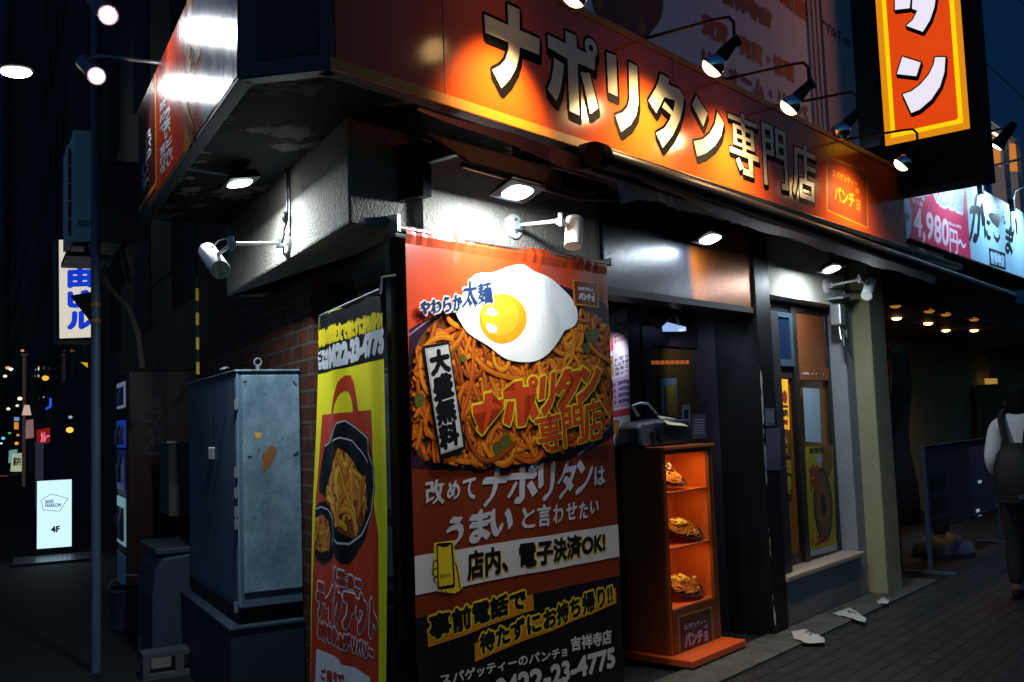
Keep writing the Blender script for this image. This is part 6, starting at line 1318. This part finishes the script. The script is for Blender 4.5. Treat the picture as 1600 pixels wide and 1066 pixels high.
c = at(38, 560, 31); b = MB(FW); g2 = V((c.x, c.y, 0)); b.tube([g2, V((c.x, c.y, c.z+.1))], .05, 8); b.tube([V((c.x-.1, c.y, c.z+.12)), V((c.x+.1, c.y, c.z+.12))], .03, 6); tag(b.build('street_pole', M('tan_pole', (.2, .15, .12), .6, emit=(.5, .33, .25), es=.05), None, smooth=True), 'thin tan pole rising over the flared lamp down the street', 'pole')
# street light
lc = at(25, 113, 13); slt = thing('street_lamp', V((lc.x-2.6, lc.y, 0)), 'bright white street lamp high at the left edge of the dark sky', 'street lamp')
b = MB(FW); b.tube([V((lc.x-2.6, lc.y, 0)), V((lc.x-2.6, lc.y, lc.z+.1)), V((lc.x-2.2, lc.y, lc.z+.35)), V((lc.x-.2, lc.y, lc.z+.10))], [.07, .06, .04, .03], 10); b.build('pole', m_black, slt, smooth=True)
b = MB(FW); b.ball((lc.x, lc.y, lc.z+.06), .26, .2, .06, 16, 8); b.build('head', m_black, slt, smooth=True)
b = MB(FW); b.ball((lc.x, lc.y, lc.z), .20, .16, .055, 16, 8); b.build('lens', M('street_lens', (.9, .9, .9), .4, var=0, emit=(1, .97, .9), es=30), slt, smooth=True)
lamp('street_light', 'SPOT', (lc.x, lc.y, lc.z-.08), (lc.x+.2, lc.y-.2, 0), 14, (.75, .88, 1), slt, size=.12, spot=130, blend=.8)

# dark side-street buildings tall enough to hide the sky, plus an added end tower
m_far = M('far_wall', (.012, .012, .016), .9, var=.5, scale=1.2)
def far_block(t0, t1, w0, w1, h, label, wins=()):
    t = thing('street_building', FL.to(((t0+t1)/2, (w0+w1)/2, 0)), label, 'building', 'dark buildings along the side street')
    b = MB(FL); b.box(t0, t1, w0, w1, 0, h); b.build('wall', m_far, t)
    for i in range(int((t1-t0)/3)):
        for j in range(int(min(h, 15)/3)):
            b = MB(FL); b.box(t0+.8+i*3, t0+2.2+i*3, w1-.01, w1+.02, 1.2+j*3+1.6, 2.6+j*3+1.6); b.build('window', m_glass, t)
far_block(4.6, 14, -7, -.2, 19, 'dark building next to the corner shop behind the pole')
far_block(14.3, 34, -9, -.1, 30, 'long dark building beyond the first neighbour on the side street')
far_block(34.5, 92, -12, -.15, 55, 'dark block made tall to hide the sky at the far end of the side street')
b = MB(FL); b.box(95, 105, -20, 40, 0, 75); t = thing('sky_hiding_tower', FL.to((100, 10, 0)), 'black tower block added to hide the sky at the far street end', 'building'); b.build('wall', m_far, t)
b = MB(FL)
for i in range(10): b.box(94.96, 95.0, -15+i*5, -13+i*5, 4, 60)
b.build('window_strip', m_glass, t)

# ================================================================== passage: downlights, flag, notice frame, parasol foot, menu board
def dlight(px, lit, label, e=9):
    d = ray(*px); k = (CZ-.004-CH)/d.z; p = CAM+d*k; u, w_, z = FR.loc(p)
    t = thing('ceiling_downlight', p, label, 'downlight', 'downlights in the passage ceiling')
    b = MB(FR); b.tube([(u, w_, CZ+.001), (u, w_, CZ-.005)], .085, 20); b.build('ring', M('brass_ring', (.4, .22, .06), .3, metal=.8), t, smooth=True)
    b = MB(FR); b.ball((u, w_, CZ-.006), .050, .050, .022, 16, 8); b.build('bulb', M('amber_bulb', (1, .6, .3), .3, var=0, emit=(1, .50, .14), es=14) if lit else M('amber_reflection', (.5, .25, .08), .3, var=0, emit=(1, .4, .08), es=.35), t, smooth=True)  # unlit ones are added as ceiling reflections of the lit row
    if lit: lamp('down_light', 'SPOT', FR.to((u, w_, CZ-.07)), FR.to((u, w_, 0)), e, (1, .55, .18), t, size=.05, spot=150, blend=.9)
for px, l in (((1401, 497), 'lit amber downlight nearest the cream pillar'), ((1450, 505), 'second lit amber downlight from the cream pillar'), ((1478, 516), 'third lit amber downlight, lowest in the row'), ((1522, 516), 'rightmost lit amber downlight of the row')): dlight(px, True, l)
for px, l in (((1399, 478), 'dim added reflection just above the nearest lit downlight'), ((1452, 486), 'dim added reflection above the second lit downlight'), ((1478, 491), 'dim added reflection above the third lit downlight'), ((1522, 499), 'dim added reflection above the rightmost lit downlight')): dlight(px, False, l)  # dim fixtures added as the ceiling reflections of the lit row
fu = FR.px(1408, 700, -.2)
fl_ = thing('fabric_flag', FR.to((fu[0], -.2, .5)), 'dark purple hanging flag at the left of the passage behind the cream pillar', 'flag')
FFL = Frame(FR.to((0, -.12, 0)), dR, nR); n_ = 14; b = MB(FFL)
pts = [(1387, 548), (1412, 545), (1420, 640), (1428, 720), (1432, 820), (1392, 826)]
for i in range(n_):
    f0, f1 = i/n_, (i+1)/n_; A = lambda f: lerp((1388, 548), (1392, 826), f); B = lambda f: lerp((1413, 545), (1432, 818), f); wv = lambda f: .03*math.sin(f*9)
    q = [FFL.px(*A(f0), 0), FFL.px(*B(f0), 0), FFL.px(*B(f1), 0), FFL.px(*A(f1), 0)]
    b.quad((q[0][0], wv(f0), q[0][1]), (q[1][0], wv(f0)+.02, q[1][1]), (q[2][0], wv(f1)+.02, q[2][1]), (q[3][0], wv(f1), q[3][1]))
b.build('cloth', M('flag_cloth', (.020, .016, .022), .8, var=.4, scale=5), fl_, smooth=True, closed=False)
b = MB(FFL); q = FFL.px(1388, 546, -.01); q2 = FFL.px(1415, 543, -.01); b.tube([(q[0], -.01, q[1]), (q2[0], -.01, q2[1])], .008, 8); b.tube([(q[0]-.02, -.02, 0), (q[0]-.02, -.02, q[1]+.1)], .012, 8); b.build('pole', m_blackm, fl_, smooth=True)
b = MB(FFL); b.ppoly([(1391, 541), (1412, 536), (1412, 548), (1392, 553)], .03); b.build('orange_patch', M('flag_tag', (.35, .16, .04), .6, var=.5, scale=20), fl_, closed=False)  # orange-brown patch near the top of the flag
NWF = .12
nf = thing('notice_stand', FR.to((9.9, NWF, 0)), 'low wide framed notice stand with thin silver posts in the passage mouth', 'notice board')
q = [FR.px(x, y, NWF) for x, y in ((1443, 687), (1552, 683), (1552, 818), (1447, 818))]
nu0, nu1, nz0, nz1 = q[0][0], q[1][0], FR.px(1500, 816, NWF)[1], q[1][1]
b = MB(FR); b.box(nu0+.02, nu1-.02, NWF-.03, NWF-.015, nz0+.02, nz1-.02); b.build('board', M('notice_dark', (.060, .055, .075), .3, var=.3, scale=3), nf)
b = MB(FR); b.box(nu0, nu1, NWF-.03, NWF, nz1-.02, nz1); b.box(nu0, nu1, NWF-.03, NWF, nz0, nz0+.02); b.build('rail', m_blackm, nf, bevel=.003)
for u in (nu0, nu1):
    b = MB(FR); b.box(u-.012, u+.012, NWF-.035, NWF+.005, 0, nz1); b.box(u-.02, u+.02, NWF-.25, NWF+.2, 0, .03); b.build('post', M('post_blue_grey', (.10, .14, .22), .4, metal=.3), nf, bevel=.003)
b = MB(FR)
for i in range(3): b.box(nu0+.15, nu0+.6, NWF-.0145, NWF-.012, nz1-.42-.20*i, nz1-.28-.20*i)
b.build('printed_panel', M('notice_black', (.012, .010, .012), .4), nf)
b = MB(FR); rnd = random.Random(2)
for px in ((1533, 753), (1530, 798), (1533, 804)):
    c = FR.px(*px, NWF); b.box(c[0]-.05, c[0]+.06, NWF-.014, NWF-.011, c[1]-.015, c[1]+.015)
b.build('painted_glint_tape', M('tape_painted_shine', (.8, .8, .85), .2, emit=(.8, .85, 1), es=.25), nf)  # glint put into the tape as a faint emission
g = ground_px(1475, 868); pb_ = thing('parasol_base', g, 'low rounded grey parasol base with short tube on the passage paving', 'parasol base')
b = MB(FW); b.lathe(g, (0, 0, 1), [(0, .28), (.05, .30), (.13, .27), (.2, .15), (.23, .05), (.23, 0)], 24); b.build('foot', M('base_grey', (.10, .11, .15), .5, var=.15), pb_, smooth=True)
b = MB(FW); b.tube([g+V((0, 0, .22)), g+V((0, 0, .42))], .035, 14); b.build('tube', m_galv, pb_, smooth=True)
MWB = -1.55
mb_ = thing('menu_board', FR.to((15, MWB, 1)), 'dim brown slatted menu board hanging behind the walking person', 'menu board')
b = MB(FR); q = [FR.px(x, y, MWB) for x, y in ((1529, 602), (1577, 598), (1578, 690), (1531, 692))]; b.extr(q, MWB-.05, MWB, 0)
U = lambda a, c: lerp(lerp(q[0], q[3], c), lerp(q[1], q[2], c), a)
for i in range(8): b.poly([U(.05, .12+i*.11), U(.95, .12+i*.11), U(.95, .135+i*.11), U(.05, .135+i*.11)], MWB+.001, 1)
rnd = random.Random(4)
for i in range(8):
    a = .08
    while a < .9:
        d_ = rnd.uniform(.03, .09); b.poly([U(a, .145+i*.11), U(min(.95, a+d_), .145+i*.11), U(min(.95, a+d_), .20+i*.11), U(a, .20+i*.11)], MWB+.001, 1); a += d_+rnd.uniform(.02, .05)
b.build('slats', [M('board_brown', (.20, .13, .04), .6, var=.2), M('board_dark', (.02, .014, .008), .6)], mb_)
b = MB(FR)
for x in (1545, 1551, 1557): c = FR.px(x, 596, MWB); b.box(c[0]-.06, c[0]+.06, MWB-.05, MWB, c[1]-.05, c[1]+.05)
b.build('small_lamp', M('tiny_amber', (.5, .3, .1), .5, var=0, emit=(1, .55, .12), es=.35), mb_)

# ================================================================== person walking away with a backpack
ft = ground_px(1592, 936); PH = Frame(V((ft.x, ft.y, 0)), V((dR.y, -dR.x, 0)), -dR)   # u to the person's right, w backwards (towards the camera side)
def skin(name, verts, edges, radii, mat, parent, sub=2):
    me = bpy.data.meshes.new(name); loc = LOC[parent.name]
    me.from_pydata([PH.to(v)-loc for v in verts], edges, []); o = bpy.data.objects.new(name, me); COL.objects.link(o)
    sm = o.modifiers.new('skin', 'SKIN'); sm.use_smooth_shade = True
    for i, sv in enumerate(me.skin_vertices[0].data): sv.radius = radii[i] if isinstance(radii[i], tuple) else (radii[i], radii[i]); sv.use_root = (i == 0)
    ss_ = o.modifiers.new('sub', 'SUBSURF'); ss_.levels = sub; ss_.render_levels = sub
    dg = bpy.context.evaluated_depsgraph_get(); m2 = bpy.data.meshes.new_from_object(o.evaluated_get(dg)); bpy.data.objects.remove(o)
    m2.materials.clear(); m2.materials.append(mat); m2.shade_smooth(); o2 = bpy.data.objects.new(name, m2); COL.objects.link(o2); o2.parent = parent; LOC[o2.name] = loc
    return o2
pers = thing('person', V((ft.x, ft.y, 0)), 'person in a white shirt and dark trousers walking away with a black backpack', 'person')
SV = [(0.10, 0, .92), (.10, -.01, 1.12), (.10, -.02, 1.32), (.10, -.02, 1.44), (.10, -.03, 1.52), (.10, -.035, 1.60),   # pelvis..neck, head base
      (.00, 0, .88), (-.01, -.02, .50), (.0, .03, .09), (.0, -.11, .035),          # left leg, toe
      (.20, 0, .88), (.21, -.14, .50), (.20, -.12, .10), (.20, -.27, .04),
      (-.08, -.02, 1.40), (-.13, .0, 1.13), (-.13, -.16, .95),                       # left arm: shoulder elbow wrist
      (.28, -.02, 1.40), (.33, .0, 1.13), (.33, -.16, .95),
      (-.13, -.21, .90), (.33, -.21, .90), (.10, -.045, 1.66)]
SE_ = [(0, 1), (1, 2), (2, 3), (3, 4), (4, 5), (5, 22), (0, 6), (6, 7), (7, 8), (8, 9), (0, 10), (10, 11), (11, 12), (12, 13), (3, 14), (14, 15), (15, 16), (3, 17), (17, 18), (18, 19), (16, 20), (19, 21)]
SR = [.10, .09, .10, .07, .05, .085, .085, .055, .042, .035, .085, .055, .042, .035, .05, .042, .030, .05, .042, .030, .033, .033, .08]
for base, hv in ((20, -1), (21, 1)):                 # five fingers rooted in each palm
    bx, bw_, bz_ = SV[base]
    for k, (dx, L_) in enumerate(((-.026, .055), (-.009, .068), (.008, .064), (.024, .05))):
        i = len(SV); SV += [(bx+dx, bw_-.03, bz_-.03), (bx+dx*1.1, bw_-.03-L_*.5, bz_-.035-L_*.45), (bx+dx*1.1, bw_-.02-L_*.5, bz_-.04-L_*.95)]; SE_ += [(base, i), (i, i+1), (i+1, i+2)]; SR += [.009, .0085, .0075]
    i = len(SV); SV += [(bx-hv*.035, bw_-.01, bz_-.005), (bx-hv*.05, bw_-.045, bz_-.03)]; SE_ += [(base, i), (i, i+1)]; SR += [.010, .0085]
skin('body', SV, SE_, SR, M('skin_tone', (.42, .24, .16), .6, var=.08), pers, 1)
skin('shirt', [(.10, 0, .98), (.10, -.01, 1.14), (.10, -.02, 1.32), (.10, -.02, 1.43), (.10, -.025, 1.49), (-.08, -.02, 1.39), (-.13, .0, 1.13), (-.135, -.12, 1.0), (.28, -.02, 1.39), (.33, .0, 1.13), (.335, -.12, 1.0)], [(0, 1), (1, 2), (2, 3), (3, 4), (3, 5), (5, 6), (6, 7), (3, 8), (8, 9), (9, 10)], [.135, .13, .145, .115, .058, .068, .060, .050, .068, .060, .050], M('white_shirt', (.78, .82, .85), .8, var=.1, bump=.5, bscale=9), pers)
skin('trousers', [(.10, 0, .97), (.01, 0, .86), (-.005, -.02, .50), (.0, .025, .10), (.19, 0, .86), (.205, -.14, .50), (.20, -.11, .12)], [(0, 1), (1, 2), (2, 3), (0, 4), (4, 5), (5, 6)], [.155, .105, .078, .062, .105, .078, .062], M('dark_trousers', (.012, .012, .016), .85), pers)
for s, (x, y) in enumerate(((.0, .02), (.20, -.13))):
    b = MB(PH); b.ball((x, y-.06, .045), .045, .13, .045, 14, 8); b.box(x-.043, x+.043, y-.18, y+.06, .0, .02); b.build('shoe', m_black, pers, smooth=True)
b = MB(PH); b.ball((.10, -.03, 1.615), .100, .112, .118, 20, 12); b.ball((.10, .01, 1.56), .088, .085, .09, 16, 9); b.build('hair', M('black_hair', (.006, .006, .008), .7, spec=.1, bump=.5, bscale=90), pers, smooth=True)
b = MB(PH)
for sx in (-1, 1): b.ball((.10+sx*.094, -.045, 1.585), .014, .025, .034, 8, 6)
b.build('ear', M('skin_tone2', (.40, .22, .15), .6), pers, smooth=True)
b = MB(PH)
for sx in (-1, 1): b.ball((.10+sx*.033, -.133, 1.61), .012, .008, .008, 8, 6)
b.build('eye', m_blk, pers, smooth=True)
b = MB(PH); b.ball((.10, -.14, 1.575), .014, .02, .022, 8, 6); b.build('nose', _mats['skin_tone2'], pers, smooth=True)
b = MB(PH); b.ball((.10, -.128, 1.535), .024, .008, .006, 8, 6); b.build('mouth', M('lip', (.3, .1, .09), .5), pers, smooth=True)
bp2 = thing('backpack', PH.to((.10, .22, .95)), 'black backpack worn on the back of the walking person', 'backpack')
b = MB(PH); b.add([], []); 
prof = [(.76, .10, .12), (.79, .155, .17), (.92, .175, .20), (1.06, .170, .19), (1.17, .14, .16), (1.24, .09, .11), (1.26, .03, .06)]
n_ = 20; vs = []
for z, rx, ry in prof:
    for k in range(n_):
        a = 2*PI*k/n_; cx_, sx_ = math.cos(a), math.sin(a); vs.append((.10+rx*math.copysign(abs(cx_)**.55, cx_), .13+(ry*.9 if sx_ > 0 else .03)*math.copysign(abs(sx_)**.6, sx_), z))
b.add(vs, [(i*n_+k, i*n_+(k+1) % n_, (i+1)*n_+(k+1) % n_, (i+1)*n_+k) for i in range(len(prof)-1) for k in range(n_)]+[tuple(range(n_)), tuple((len(prof)-1)*n_+k for k in range(n_))]); b.build('bag', M('bag_black', (.008, .008, .010), .7, bump=.3, bscale=20), bp2, smooth=True)
for sx in (-1, 1):
    b = MB(PH); b.tube([(.10+sx*.06, .15, 1.20), (.10+sx*.085, .145, 1.34), (.10+sx*.11, .10, 1.46), (.10+sx*.11, .0, 1.515), (.10+sx*.115, -.12, 1.46), (.10+sx*.13, -.18, 1.30), (.10+sx*.15, -.14, 1.10), (.10+sx*.13, .05, 1.0)], .026, 8); b.build('strap', _mats['bag_black'], bp2, smooth=True)
b = MB(PH); b.box(.13, .20, .30, .315, .83, .86); b.build('label_patch', M('bag_patch', (.06, .06, .06), .5), bp2)

for _o in (pers, bp2):
    _o.scale = (.95, .95, .95); _o.location = ft + (_o.location-ft)*.95
